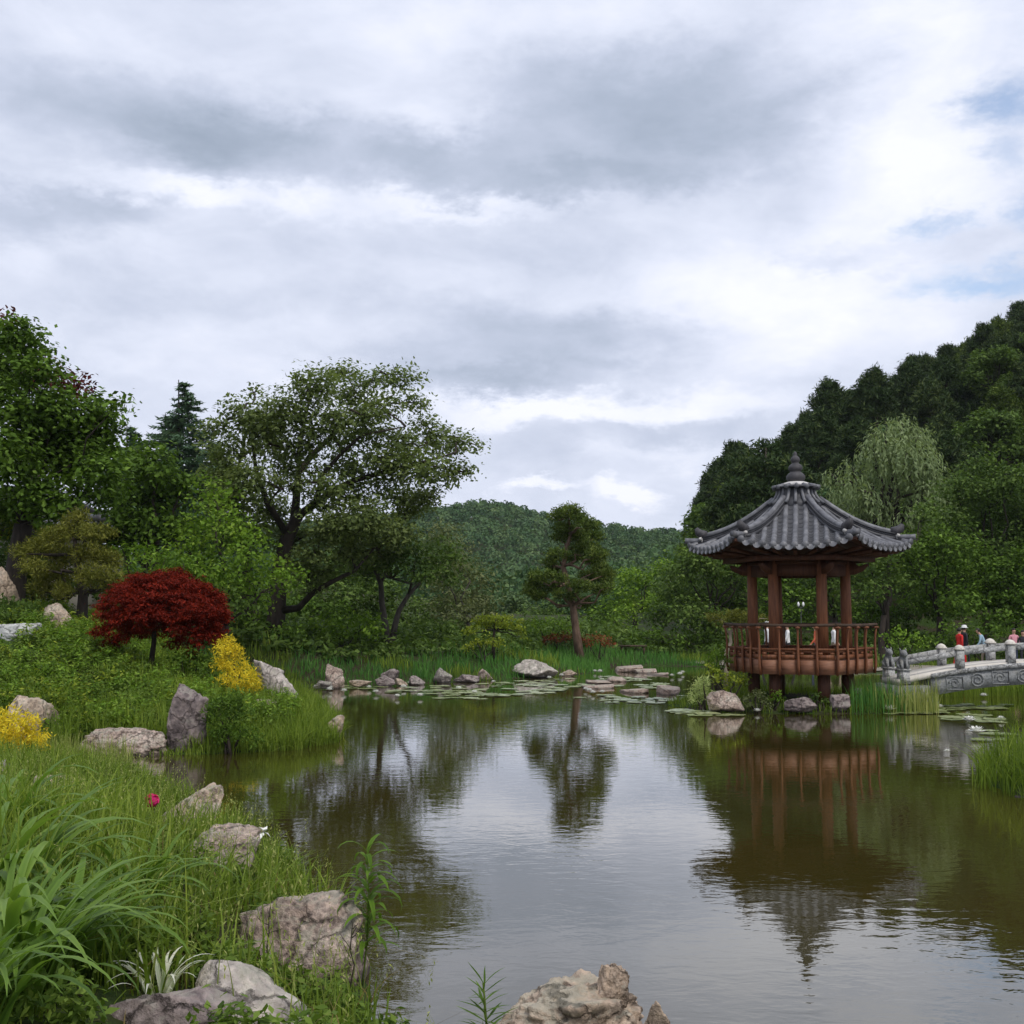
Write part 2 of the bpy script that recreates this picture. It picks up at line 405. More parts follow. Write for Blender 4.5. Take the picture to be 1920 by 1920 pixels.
def mk_water():
    m, nt, b = new_mat('pond_water')
    tcn = nd(nt, 'ShaderNodeTexCoord'); v = tcn.outputs['Object']
    n0 = nd(nt, 'ShaderNodeTexNoise', inp={'Vector': v, 'Scale': .25, 'Detail': 3.0})
    col = ramp(nt, n0.outputs['Fac'], [(.35, (.038, .033, .007)), (.65, (.052, .039, .009))])
    nt.links.new(col, b.inputs['Base Color'])
    b.inputs['Roughness'].default_value = .02
    b.inputs['IOR'].default_value = 1.62
    b.inputs['Specular IOR Level'].default_value = .5
    mp = nd(nt, 'ShaderNodeMapping', inp={0: v}); mp.inputs['Scale'].default_value = (1.0, 1.7, 1); mp.inputs['Rotation'].default_value = (0, 0, R_(-8))
    w1 = nd(nt, 'ShaderNodeTexNoise', inp={'Vector': mp.outputs[0], 'Scale': 3.2, 'Detail': 3.0, 'Roughness': .5, 'Distortion': .5})
    w2 = nd(nt, 'ShaderNodeTexNoise', inp={'Vector': mp.outputs[0], 'Scale': 9.0, 'Detail': 2.0, 'Roughness': .5})
    calm = nd(nt, 'ShaderNodeTexNoise', inp={'Vector': v, 'Scale': .16, 'Detail': 2.0})
    amp = nd(nt, 'ShaderNodeMapRange', inp={0: calm.outputs['Fac'], 1: .35, 2: .65, 3: .35, 4: 1.0}).outputs[0]
    h = mth(nt, 'MULTIPLY', mth(nt, 'ADD', w1.outputs['Fac'], mth(nt, 'MULTIPLY', w2.outputs['Fac'], .25)), amp)
    bp = nd(nt, 'ShaderNodeBump', inp={'Height': h, 'Strength': 1.0, 'Distance': .0027})
    nt.links.new(bp.outputs[0], b.inputs['Normal'])
    b.inputs['Coat Weight'].default_value = .5; b.inputs['Coat IOR'].default_value = 1.5; b.inputs['Coat Roughness'].default_value = .02
    nt.links.new(bp.outputs[0], b.inputs['Coat Normal'])
    return m
M['water'] = mk_water()

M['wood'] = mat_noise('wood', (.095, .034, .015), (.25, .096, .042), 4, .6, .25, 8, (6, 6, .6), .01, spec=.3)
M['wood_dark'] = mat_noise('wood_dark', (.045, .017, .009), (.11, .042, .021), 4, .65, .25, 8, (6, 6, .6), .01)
M['wood_panel'] = mat_noise('wood_panel', (.15, .062, .033), (.30, .145, .085), 3, .6, .2, 8, (1, 1, 7), .01)
M['wood_old'] = mat_noise('wood_old', (.04, .026, .018), (.10, .062, .04), 5, .8, .2)
M['tile'] = mat_noise('tile', (.062, .062, .068), (.130, .130, .140), 5, .5, .25, 6, dist=.01, c3=(.225, .225, .235), spec=.45)
M['tile_dark'] = mat_noise('tile_dark', (.026, .026, .030), (.062, .062, .068), 6, .55, .25, 6, dist=.01, spec=.4)
M['plaster'] = mat_noise('plaster', (.40, .38, .36), (.62, .60, .57), 6, .8, .1)
M['finial'] = mat_noise('finial', (.035, .033, .036), (.075, .07, .074), 7, .6, .2, spec=.35)
M['granite'] = mat_rock('granite', (.26, .265, .265), (.37, .375, .375), (.47, .47, .465), 20, .45, (.40, .39, .34), seed=21)
M['granite_dark'] = mat_rock('granite_dark', (.13, .135, .14), (.21, .22, .225), (.30, .30, .30), 20, .4, (.28, .27, .23), seed=25, cracks=.15)
M['deck_stone'] = mat_noise('deck_stone', (.56, .52, .45), (.72, .67, .60), 4, .85, .15)
M['white'] = mat_plain('white_petal', (.78, .78, .72), .6)
M['yellow'] = mat_plain('yellow_centre', (.60, .42, .03), .6)
M['magenta'] = mat_leaf('magenta_petal', (.20, .006, .06), (.36, .012, .11), (.5, .03, .18), .25)
M['path'] = mat_noise('path_gravel', (.16, .14, .11), (.28, .25, .2), 12, .95, .3)
M['lamp_white'] = mat_plain('lamp_white', (.8, .8, .78), .3)
M['metal_dark'] = mat_plain('metal_dark', (.03, .03, .035), .5)
M['wall_plaster'] = mat_noise('wall_plaster', (.40, .36, .30), (.52, .48, .41), 3, .9, .1)

# ------------------------------------------------------------------ the ground: pond outline and heights
POND = np.array([(8, 3.0), (3, 4.0), (1.2, 4.7), (.3, 5.15), (-.35, 5.6), (-.72, 6.3), (-.92, 7.3), (-1.3, 8.6), (-1.95, 10.0), (-2.75, 11.5), (-3.75, 13.4),
                 (-5.3, 15.6), (-7.2, 16.7), (-8.4, 17.2), (-8.2, 17.7), (-6.6, 17.95), (-4.95, 18.2), (-3.7, 18.8), (-3.15, 19.9), (-3.25, 21.3), (-4.0, 24), (-5.2, 28.5), (-6.6, 32.6),
                 (-6.3, 35), (-4.4, 35.6), (-1.1, 37.6), (.9, 39.8), (2.6, 41.5), (3.6, 44), (4.2, 47.5), (6.6, 49), (9.6, 46), (12, 42.6), (17, 41.5), (24, 40.5), (31, 36), (34, 29),
                 (30, 22.5), (20, 20.5), (12, 19.2), (8.6, 17.6), (6.9, 16.2), (6.25, 14.9), (6.45, 13.8), (8.2, 12.8), (11, 10), (12, 5)], float)
ISL = (7.25, 27.9, 3.35, 2.45)

def pond_sd(x, y):
    """signed distance to the shore: > 0 on land"""
    x = np.asarray(x, float); y = np.asarray(y, float)
    best = np.full(x.shape, 1e9); inside = np.zeros(x.shape, bool)
    n = len(POND)
    for i in range(n):
        ax, ay = POND[i]; bx, by = POND[(i + 1) % n]
        ex, ey = bx - ax, by - ay
        t = np.clip(((x - ax) * ex + (y - ay) * ey) / (ex * ex + ey * ey), 0, 1)
        best = np.minimum(best, np.hypot(x - ax - t * ex, y - ay - t * ey))
        cr = ((ay > y) != (by > y))
        inside ^= cr & (x < ax + (y - ay) * ex / (by - ay if by != ay else 1e-9))
    d = np.where(inside, -best, best)
    isl = (1 - np.hypot((x - ISL[0]) / ISL[2], (y - ISL[1]) / ISL[3])) * ISL[3]
    return np.maximum(d, isl), isl

RIDGE_X = np.array([-400, -160, -60, -25, -6, 8, 23, 40, 64, 100, 160, 400], float)
RIDGE_H = np.array([10, 14, 24, 31, 35.5, 32.5, 29.0, 27.0, 24.5, 23, 22, 22], float)

def gh(x, y):
    x = np.asarray(x, float); y = np.asarray(y, float)
    d, isl = pond_sd(x, y)
    wob = (fbm(np.stack([x * .8, y * .8, x * 0 + 3], -1), 3, 5) - .5) * .22
    rise = smoothstep(0, 6, d) * .9 + smoothstep(0, 1.2, d) * .12
    near = (smoothstep(0, 2.4, d) * .70 + smoothstep(0, .6, d) * .10) * (1 - .78 * smoothstep(6.5, 12.5, y))
    a_right = smoothstep(3, 8, x) * smoothstep(30, 38, y)             # low path side
    h = rise * (1 - .84 * a_right)
    h = h * smoothstep(14.5, 18, y) + near * (1 - smoothstep(14.5, 18, y))
    h = h + smoothstep(-5.5, -13, x) * smoothstep(17, 26, y) * smoothstep(0, 5, d) * (1.0 + .012 * (y - 20).clip(0, 60))
    h = np.where(isl > -0.2, np.maximum(smoothstep(0, 1.0, isl) * .26, 0) , h)
    h = h + wob * smoothstep(0, 1.5, d)
    h = np.where(d < 0, np.maximum(-.7, .45 * d), h)
    far = smoothstep(46, 75, y)
    h = h + far * 1.2
    h = h + smoothstep(56, 96, y) * np.clip((x - 11) * .55, 0, 60) * (1 - smoothstep(135, 270, y))
    h = h + smoothstep(50, 110, y) * np.clip((-x - 18) * .08, 0, 3)
    h = h + np.interp(x, RIDGE_X, RIDGE_H) * np.exp(-((y - 410) / 105.0) ** 2) * smoothstep(170, 300, y)
    return h

def gz(x, y):
    return float(gh(np.array([x]), np.array([y]))[0])

def spaced(lo, hi, step, far_lo, far_hi, grow=1.13):
    c = list(np.arange(lo, hi + 1e-6, step))
    s, v = step, c[-1]
    while v < far_hi: s *= grow; v += s; c.append(v)
    s, v = step, c[0]
    while v > far_lo: s *= grow; v -= s; c.insert(0, v)
    return np.array(c)

gx = spaced(-14, 14, .28, -1500, 1500); gy = spaced(-1, 50, .28, -60, 2600, 1.07)
GX, GY = np.meshgrid(gx, gy)
GZ = gh(GX, GY)
nx_, ny_ = len(gx), len(gy)
idx = np.arange(nx_ * ny_).reshape(ny_, nx_)
mb = MB().add(np.stack([GX, GY, GZ], -1).reshape(-1, 3), np.stack([idx[:-1, :-1], idx[:-1, 1:], idx[1:, 1:], idx[1:, :-1]], -1).reshape(-1, 4))
tag(mb.build('ground', M['ground'], smooth=True), kind='structure', label='planted earth banks and slopes round the pond')
# pond surface
wx = np.linspace(-9.5, 36, 40); wy = np.linspace(2.5, 50, 40)
WX, WY = np.meshgrid(wx, wy); ii = np.arange(1600).reshape(40, 40)
mb = MB().add(np.stack([WX, WY, WX * 0], -1).reshape(-1, 3), np.stack([ii[:-1, :-1], ii[:-1, 1:], ii[1:, 1:], ii[1:, :-1]], -1).reshape(-1, 4))
tag(mb.build('pond_water', M['water'], smooth=True), kind='structure', label='still brown-green pond reflecting trees and clouds')

# ------------------------------------------------------------------ foliage helpers
def cards(mb, c, n, a, L, Wd, var, fold=.12):
    """one kite-shaped leaf per point: centre c, normal n, axis a"""
    n = unit(n); a = unit(a - n * (a * n).sum(-1, keepdims=True)); b = np.cross(n, a)
    L = np.broadcast_to(np.asarray(L, float), (len(c),))[:, None]; Wd = np.broadcast_to(np.asarray(Wd, float), (len(c),))[:, None]
    base = c - a * L * .5; tip = c + a * L * .5; mid = c - a * L * .06 + n * Wd * fold
    v = np.stack([base, mid + b * Wd * .5, tip, mid - b * Wd * .5], 1).reshape(-1, 3)
    f = np.arange(len(c) * 4).reshape(-1, 4)
    mb.add(v, f, var=np.repeat(np.clip(var, 0, 1), 4))

def clusters(blobs, dens, rng, shell=2.4):
    out, dr = [], []
    for bx in blobs:
        c, r = np.array(bx[:3]), np.array(bx[3:6])
        w = bx[6] if len(bx) > 6 else 1.0
        k = max(3, int(dens * w * (r[0] * r[1] + r[0] * r[2] + r[1] * r[2]) / 3 * 4))
        d = unit(rng.normal(size=(k, 3)))
        lump = .72 + .56 * vnoise(d * 2.3 + c, 4)
        rad = rng.random(k) ** (1 / shell) * lump
        out.append(c + d * rad[:, None] * r); dr.append(d)
    return np.concatenate(out), np.concatenate(dr)

def foliage(mb, blobs, rng, dens=6, per=10, cs=.25, L=.2, Wd=.13, up=.7, droop=0.0, flat=.6, spread=.2, vsd=.13, shell=2.4):
    c, d = clusters(blobs, dens, rng, shell)
    k = len(c)
    cv = np.clip(rng.normal(.47, .15, k), .05, .95)
    off = rng.normal(size=(k, per, 3)) * cs; off[..., 2] *= flat
    pos = (c[:, None, :] + off).reshape(-1, 3)
    D = np.repeat(d, per, 0)
    nrm = D * .5 + np.array([0, 0, up]) + rng.normal(size=pos.shape) * .55
    ax = D * .6 + rng.normal(size=pos.shape) * .6 + np.array([0, 0, -droop])
    var = np.repeat(cv, per) + rng.normal(0, vsd, len(pos))
    s = rng.uniform(.5, 1.25, len(pos))
    cards(mb, pos, nrm, ax, L * s, Wd * s, var)

def needles(mb, blobs, rng, dens=10, per=12, L=.3, Wd=.05, up=.35, shell=2.4, cs=.1, vsd=.1):
    """tufts of narrow blades radiating from twig ends"""
    c, d = clusters(blobs, dens, rng, shell)
    k = len(c)
    cv = np.clip(rng.normal(.45, .16, k), .03, .97)
    D = np.repeat(d, per, 0)
    ax = unit(rng.normal(size=(k * per, 3)) + D * .5 + np.array([0, 0, up]))
    pos = np.repeat(c, per, 0) + rng.normal(size=(k * per, 3)) * cs + ax * L * .45
    nrm = rng.normal(size=pos.shape) + np.array([0, 0, .4])
    s = rng.uniform(.75, 1.25, len(pos))
    cards(mb, pos, nrm, ax, L * s, Wd * s, np.repeat(cv, per) + rng.normal(0, vsd, len(pos)))

def limb(mb, a, b, r0, r1, rng, n=7, wig=.06, sides=7, sag=0.0):
    a, b = np.asarray(a, float), np.asarray(b, float)
    t = np.linspace(0, 1, n)[:, None]
    L = np.linalg.norm(b - a)
    p = a + (b - a) * t + rng.normal(size=(n, 3)) * wig * L * np.sin(t * PI)
    p[:, 2] += sag * L * np.sin(t[:, 0] * PI)
    tube(mb, p, np.linspace(r0, r1, n), sides)
    return p

def wood_to_blobs(mb, start, blobs, rng, r0, frac=1.0, twigs=3):
    for bx in blobs:
        if rng.random() > frac: continue
        c = np.array(bx[:3]); r = np.array(bx[3:6])
        p = limb(mb, start, c, r0, r0 * .3, rng, 7, .05, 6, .06)
        for k in range(twigs):
            e = c + unit(rng.normal(size=3)) * r * .85
            limb(mb, p[-2 - (k % 2)], e, r0 * .32, r0 * .08, rng, 5, .06, 4)

def pblobs(lst, Y, rng, dep=1.0, flat=.85):
    """(px, py, r_px[, weight]) -> ellipsoids in the world, spread in depth"""
    out = []
    for q in lst:
        dy = rng.uniform(-1, 1) * dep
        c = P(q[0], q[1], Y + dy); r = q[2] * (Y + dy) / FPX
        out.append((*c, r, r, r * flat, q[3] if len(q) > 3 else 1.0))
    return out

def auto_blobs(px, py, rxp, ryp, Y, n, rng, br=.42, dep=None):
    out = []
    s = Y / FPX
    dep = rxp * s * .8 if dep is None else dep
    k = 0
    while len(out) < n and k < 999:
        k += 1
        u = rng.uniform(-1, 1, 3)
        if (u ** 2).sum() > 1: continue
        rr = br * min(rxp, ryp) * rng.uniform(.75, 1.25)
        c = P(px + u[0] * max(rxp - rr * .8, 1), py + u[2] * max(ryp - rr * .8, 1), Y) + np.array([0, u[1] * dep, 0])
        out.append((*c, rr * s, rr * s, rr * s * .8))
    return out

def base_at(px, Y):
    x = P(px, 1150, Y)[0]
    return np.array([x, Y, gz(x, Y) - .05])

RNG = np.random.default_rng

def broad_tree(name, label, cat, px, Y, blobs, lm, seed, group=None, bark='bark', r=.18, fork=.35, dens=7, per=11, cs=.25, L=.2, Wd=.13, frac=.7, up=.7, droop=0., lean=0., fork_z=None, shell=2.4, limb_r=.36, dk=2.5):
    rng = RNG(seed)
    b = base_at(px, Y)
    t = thing(name, label, cat, b, group)
    cz = np.mean([q[2] for q in blobs]); cx = np.mean([q[0] for q in blobs]); cy = np.mean([q[1] for q in blobs])
    fz = b[2] + (cz - b[2]) * fork if fork_z is None else fork_z
    f = np.array([b[0] + (cx - b[0]) * .35 + lean, b[1] + (cy - b[1]) * .35, fz])
    mb = MB()
    tube(mb, [b, b + (f - b) * .08, b + (f - b) * .5 + rng.normal(size=3) * .04, f], [r * 1.45, r * 1.1, r * .95, r * .8], 9)
    wood_to_blobs(mb, f, blobs, rng, r * limb_r, frac)
    mb.build('trunk', M[bark], t, b, True)
    mb = MB(); foliage(mb, blobs, rng, dens * dk, per, cs, L * .86, Wd * .9, up, droop, shell=shell)
    mb.build('crown', M[lm], t, b)
    return t

def shrub(name, label, cat, blobs, lm, seed, group=None, needle=False, stems=4, **kw):
    rng = RNG(seed)
    c = np.mean([q[:3] for q in blobs], 0)
    b = np.array([c[0], c[1], gz(c[0], c[1]) - .03])
    t = thing(name, label, cat, b, group)
    mb = MB()
    (needles if needle else foliage)(mb, blobs, rng, **kw)
    mb.build('foliage', M[lm], t, b)
    mb = MB()
    for k in range(stems):
        q = blobs[k % len(blobs)]
        limb(mb, b + rng.normal(size=3) * np.array([.05, .05, 0]), np.array(q[:3]), .03, .012, rng, 5, .05, 5)
    mb.build('stem', M['bark'], t, b, True)
    return t

# ================================================================== the pavilion
PY = 27.2
PC = np.array([P(1498, 1150, PY)[0], PY])
to_cam = -PC / np.linalg.norm(PC)
PHI0 = math.atan2(to_cam[1], to_cam[0]) - R_(1.5)
C30, S30, T30 = math.cos(PI / 6), math.sin(PI / 6), math.tan(PI / 6)

def fp(i, u, a, z):
    """point of the hexagon's face i: u along the face, a outward, z up"""
    ph = PHI0 + i * PI / 3
    c, s = math.cos(ph), math.sin(ph)
    u, a, z = np.broadcast_arrays(np.asarray(u, float), np.asarray(a, float), np.asarray(z, float))
    return np.stack([PC[0] + a * c - u * s, PC[1] + a * s + u * c, z], -1)

A0, A1 = .50, 2.31
def zr(a, u):
    a = np.asarray(a, float); u = np.asarray(u, float)
    t = np.clip((a - A0) / (A1 - A0), 0, 1.05)
    um = np.maximum(a * T30, .05)
    return 4.97 - 1.13 * (.42 * t + .58 * (1 - (1 - t) ** 2)) + .21 * t ** 2 * np.clip(np.abs(u) / um, 0, 1.05) ** 2.6

def fbox(mb, i, u, a, z, su, sa, sz, mi=0):
    us, as_, zs = (u - su / 2, u + su / 2), (a - sa / 2, a + sa / 2), (z - sz / 2, z + sz / 2)
    v = [fp(i, uu, aa, zz) for zz in zs for (uu, aa) in ((us[0], as_[0]), (us[1], as_[0]), (us[1], as_[1]), (us[0], as_[1]))]
    mb.add(np.array(v), [[0, 3, 2, 1], [4, 5, 6, 7], [0, 1, 5, 4], [1, 2, 6, 5], [2, 3, 7, 6], [3, 0, 4, 7]], mi=mi)

base_z = 0.12
PO = (PC[0], PC[1], base_z)
pav = thing('pavilion', 'six-sided wooden pavilion with grey tiled roof standing over the pond', 'pavilion', PO)
# columns, stilts, beams
RC = 1.115
for i in range(6):
    k = (PHI0 + PI / 6) + i * PI / 3
    x, y = PC[0] + RC * math.cos(k), PC[1] + RC * math.sin(k)
    mb = MB(); tube(mb, [(x, y, 1.2), (x, y, 2.4), (x, y, 3.56)], [.134, .128, .120], 16); mb.build('column', M['wood'], pav, PO, True)
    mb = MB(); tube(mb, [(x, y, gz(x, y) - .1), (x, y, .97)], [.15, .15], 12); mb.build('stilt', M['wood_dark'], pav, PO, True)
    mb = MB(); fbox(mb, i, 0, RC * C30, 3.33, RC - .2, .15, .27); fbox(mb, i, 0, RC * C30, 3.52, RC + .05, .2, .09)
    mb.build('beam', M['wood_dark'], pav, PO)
    # wing-shaped bracket arm pushing out over each column
    d = np.array([math.cos(k), math.sin(k), 0]); s = np.array([-d[1], d[0], 0]); c0 = np.array([PC[0], PC[1], 0])
    prof = [(.95, 3.22), (1.35, 3.24), (1.55, 3.33), (1.66, 3.46), (1.62, 3.50), (1.45, 3.44), (1.3, 3.56), (.95, 3.60)]
    mb = MB(); n = len(prof)
    v = np.array([c0 + d * r + s * w + np.array([0, 0, z]) for w in (-.055, .055) for r, z in prof])
    mb.add(v, [[j, (j + 1) % n, n + (j + 1) % n, n + j] for j in range(n)], [[0, j + 1, j] for j in range(1, n - 1)] + [[n, n + j, n + j + 1] for j in range(1, n - 1)])
    mb.build('bracket', M['wood_dark'], pav, PO)
    mb = MB(); fbox(mb, i, 0, 1.5, 3.60, 1.5 * T30 * 2 + .12, .14, .12); mb.build('purlin', M['wood_dark'], pav, PO)
# deck and its edge
mb = MB()
ang = [PHI0 + PI / 6 + k * PI / 3 for k in range(6)]
for (r, z0, z1) in ((1.64, .98, 1.215),):
    v = [(PC[0] + r * math.cos(a), PC[1] + r * math.sin(a), z) for z in (z0, z1) for a in ang]
    mb.add(np.array(v), [[k, (k + 1) % 6, 6 + (k + 1) % 6, 6 + k] for k in range(6)], [[0, k + 1, k] for k in range(1, 5)] + [[6, 6 + k, 6 + k + 1] for k in range(1, 5)])
mb.build('deck', M['wood'], pav, PO)
AD = 1.69 * C30
side = 1.69
CURVE = [(.87, .015), (1.05, .045), (1.25, .05), (1.45, .04), (1.62, .042), (1.80, .055), (1.95, .075), (2.0, .08)]
for i in range(6):
    for j in range(4):
        u = (-.375 + .25 * j) * side
        w = side / 4 - .035
        mb = MB(); fbox(mb, i, u, AD, 1.045, w, .06, .33); mb.build('deck_panel', M['wood_panel'], pav, PO)
        # low railing panel with a slot cut through it
        mb = MB()
        fbox(mb, i, u, AD + .005, 1.415, w, .035, .05); fbox(mb, i, u, AD + .005, 1.285, w, .035, .10)
        fbox(mb, i, u - w * .36, AD + .005, 1.3625, w * .28, .035, .055); fbox(mb, i, u + w * .36, AD + .005, 1.3625, w * .28, .035, .055)
        mb.build('railing_panel', M['wood'], pav, PO)
    mb = MB(); fbox(mb, i, 0, AD + .01, 1.462, side + .03, .07, .045); mb.build('middle_rail', M['wood'], pav, PO)
    ar = AD + .08
    e = fp(i, [-ar * T30 - .05, -ar * T30 * .5, 0, ar * T30 * .5, ar * T30 + .05], ar, [2.035, 2.02, 2.015, 2.02, 2.035])
    mb = MB(); tube(mb, e, .036, 10); mb.build('handrail', M['wood_old'], pav, PO, True)
    for j in range(4):
        u = (-.5 + .25 * j) * side
        mb = MB(); pts = []
        for z, o in CURVE:
            a_ = AD + o + .02
            pts.append(fp(i, u * a_ / AD if j == 0 else u, a_, z))
        pts = np.array(pts)
        tube(mb, pts, [.045, .045, .042, .04, .034, .030, .034, .036], 6, flat=.75)
        fbox(mb, i, u * (AD + .08) / AD if j == 0 else u, AD + .08, 1.965, .11, .12, .045)
        mb.build('baluster', M['wood'], pav, PO)
# ------------------------------------------------------------------ roof
roof_mb = MB()
for i in range(6):
    aa = np.linspace(A0 - .02, A1, 14); ss = np.linspace(-1, 1, 17)
    AA, SS = np.meshgrid(aa, ss, indexing='ij'); UU = SS * AA * T30
    top = fp(i, UU, AA, zr(AA, UU) - .015); bot = fp(i, UU, AA, zr(AA, UU) - .085)
    ix = np.arange(14 * 17).reshape(14, 17)
    q = np.stack([ix[:-1, :-1], ix[1:, :-1], ix[1:, 1:], ix[:-1, 1:]], -1).reshape(-1, 4)
    roof_mb.add(top.reshape(-1, 3), q, mi=0); roof_mb.add(bot.reshape(-1, 3), q[:, ::-1], mi=1)
    e0, e1 = top[-1], bot[-1]; m = np.arange(16)
    roof_mb.add(np.concatenate([e0, e1]), np.stack([m, 17 + m, 18 + m, m + 1], -1), mi=1)
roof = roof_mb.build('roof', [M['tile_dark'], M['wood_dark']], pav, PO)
NROW = 11; SP = 2 * A1 * T30 / NROW * .985
for i in range(6):
    for k in range(NROW):
        u = (k - (NROW - 1) / 2) * SP
        a0 = max(A0, (abs(u) + .05) / T30)
        if a0 > A1 - .1: continue
        a = np.linspace(a0, A1 + .05, 9)
        mb = MB(); th = np.linspace(0, PI, 7)
        w = .068
        v = np.stack([fp(i, u + w * np.cos(t), a, zr(a, u + a * 0) + w * np.sin(t) * 1.05) for t in th], 1)
        f = np.stack([(np.arange(8)[:, None] * 7 + np.arange(6)), (np.arange(8)[:, None] * 7 + np.arange(6) + 1), (np.arange(1, 9)[:, None] * 7 + np.arange(6) + 1), (np.arange(1, 9)[:, None] * 7 + np.arange(6))], -1).reshape(-1, 4)
        mb.add(v.reshape(-1, 3), f)
        mb.build('convex_tile_row', M['tile'], roof, (0, 0, 0), True).location = (-PO[0], -PO[1], -PO[2])
        # round end tile
        mb = MB(); z0 = float(zr(A1, u)) + .012
        tube(mb, fp(i, [u, u], [A1 + .035, A1 + .075], [z0, z0 - .008]), [.086, .082], 14)
        mb.build('end_tile', M['tile'], roof).location = (-PO[0], -PO[1], -PO[2])
    for k in range(NROW + 1):
        u = (k - NROW / 2) * SP
        a0 = max(A0 + .02, (abs(u) + .02) / T30)
        if a0 > A1 - .08: continue
        # concave row of lapped tiles, one step per tile
        mb = MB(); st = max(2, int((A1 + .03 - a0) / .14)); ed = np.linspace(a0, A1 + .03, st + 1)
        for s in range(st):
            us = np.array([-.075, 0, .075]) + u
            p0 = fp(i, us, ed[s], zr(ed[s], us) + np.array([.018, -.004, .018]))
            p1 = fp(i, us, ed[s + 1] + .012, zr(ed[s + 1], us) + np.array([.040, .018, .040]))
            p2 = fp(i, us, ed[s + 1] + .012, zr(ed[s + 1], us) + np.array([.010, -.012, .010]))
            mb.add(np.concatenate([p0, p1, p2]), [[0, 3, 4, 1], [1, 4, 5, 2], [3, 6, 7, 4], [4, 7, 8, 5]])
        mb.build('flat_tile_row', M['tile_dark'], roof).location = (-PO[0], -PO[1], -PO[2])
        # drip tile: a tongue hanging from the end of the row
        mb = MB(); th = np.linspace(0, PI, 9)
        zc = float(zr(A1, u)) + .02
        o = np.concatenate([fp(i, u - .105 * np.cos(th), A1 + .06 + .03 * np.sin(th), zc - .125 * np.sin(th)), fp(i, u - .105 * np.cos(th), A1 + .035 + .02 * np.sin(th), zc - .125 * np.sin(th))])
        mb.add(o, [[m, m + 1, 10 + m, 9 + m] for m in range(8)], [[0, m, m + 1] for m in range(1, 8)] + [[9, 10 + m, 9 + m] for m in range(1, 8)])
        mb.build('drip_tile', M['tile'], roof).location = (-PO[0], -PO[1], -PO[2])

def hip(i, rho, dz=0.0):
    rho = np.asarray(rho, float)
    ph = PHI0 + i * PI / 3 + PI / 6
    a = rho * C30
    return np.stack([PC[0] + rho * math.cos(ph), PC[1] + rho * math.sin(ph), zr(a, a * T30) + dz], -1)
for i in range(6):
    ph = PHI0 + i * PI / 3 + PI / 6; d = np.array([math.cos(ph), math.sin(ph), 0]); s = np.array([-d[1], d[0], 0])
    rho = np.linspace(.55, 2.30, 12); c = hip(i, rho)
    mb = MB()
    for lay, (hw, z0, z1) in enumerate(((.10, -.03, .055), (.085, .058, .115), (.10, .118, .150))):
        ring = np.stack([c - s * hw + np.array([0, 0, z0]), c + s * hw + np.array([0, 0, z0]), c + s * hw + np.array([0, 0, z1]), c - s * hw + np.array([0, 0, z1])], 1).reshape(-1, 3)
        f = [[4 * k + j, 4 * k + (j + 1) % 4, 4 * k + 4 + (j + 1) % 4, 4 * k + 4 + j] for k in range(11) for j in range(4)] + [[0, 3, 2, 1], [44, 45, 46, 47]]
        mb.add(ring, f)
    o = mb.build('hip_ridge', M['tile_dark'], roof); o.location = (-PO[0], -PO[1], -PO[2])
    mb = MB(); tube(mb, c + np.array([0, 0, .175]), .062, 10); o = mb.build('hip_cap_row', M['tile'], roof, (0, 0, 0), True); o.location = (-PO[0], -PO[1], -PO[2])
    r2 = np.linspace(2.28, A1 / C30 + .10, 5)
    mb = MB(); tube(mb, hip(i, r2, .055) + np.array([0, 0, 1])[None, :] * (np.linspace(0, .03, 5)[:, None]), .075, 10); o = mb.build('corner_tile', M['tile'], roof, (0, 0, 0), True); o.location = (-PO[0], -PO[1], -PO[2])
    # ornament at the ridge end: plaster-filled face with an upturned dark horn
    q = hip(i, np.array([2.34]))[0]
    mb = MB()
    tube(mb, [q + d * -.02 + np.array([0, 0, .06]), q + d * .06 + np.array([0, 0, .07])], [.085, .06], 10)
    for sg in (-1, 1): tube(mb, [q + s * sg * .085 + np.array([0, 0, .10]), q + s * sg * .085 + d * .07 + np.array([0, 0, .09])], [.05, .035], 8)
    o = mb.build('ridge_end_plaster', M['plaster'], roof, (0, 0, 0), True); o.location = (-PO[0], -PO[1], -PO[2])
    mb = MB()
    tube(mb, [q + d * -.12 + np.array([0, 0, .20]), q + d * .0 + np.array([0, 0, .21]), q + d * .09 + np.array([0, 0, .27]), q + d * .12 + np.array([0, 0, .36]), q + d * .10 + np.array([0, 0, .41])], [.10, .115, .10, .06, .012], 8)
    o = mb.build('ridge_end_horn', M['finial'], roof, (0, 0, 0), True); o.location = (-PO[0], -PO[1], -PO[2])
    # rafters under the eave
    for k in range(5):
        u1 = (k - 2) * .46
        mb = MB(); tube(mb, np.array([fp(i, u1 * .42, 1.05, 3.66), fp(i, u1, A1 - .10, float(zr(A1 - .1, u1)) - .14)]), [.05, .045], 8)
        mb.build('rafter', M['wood_dark'], pav, PO, True)
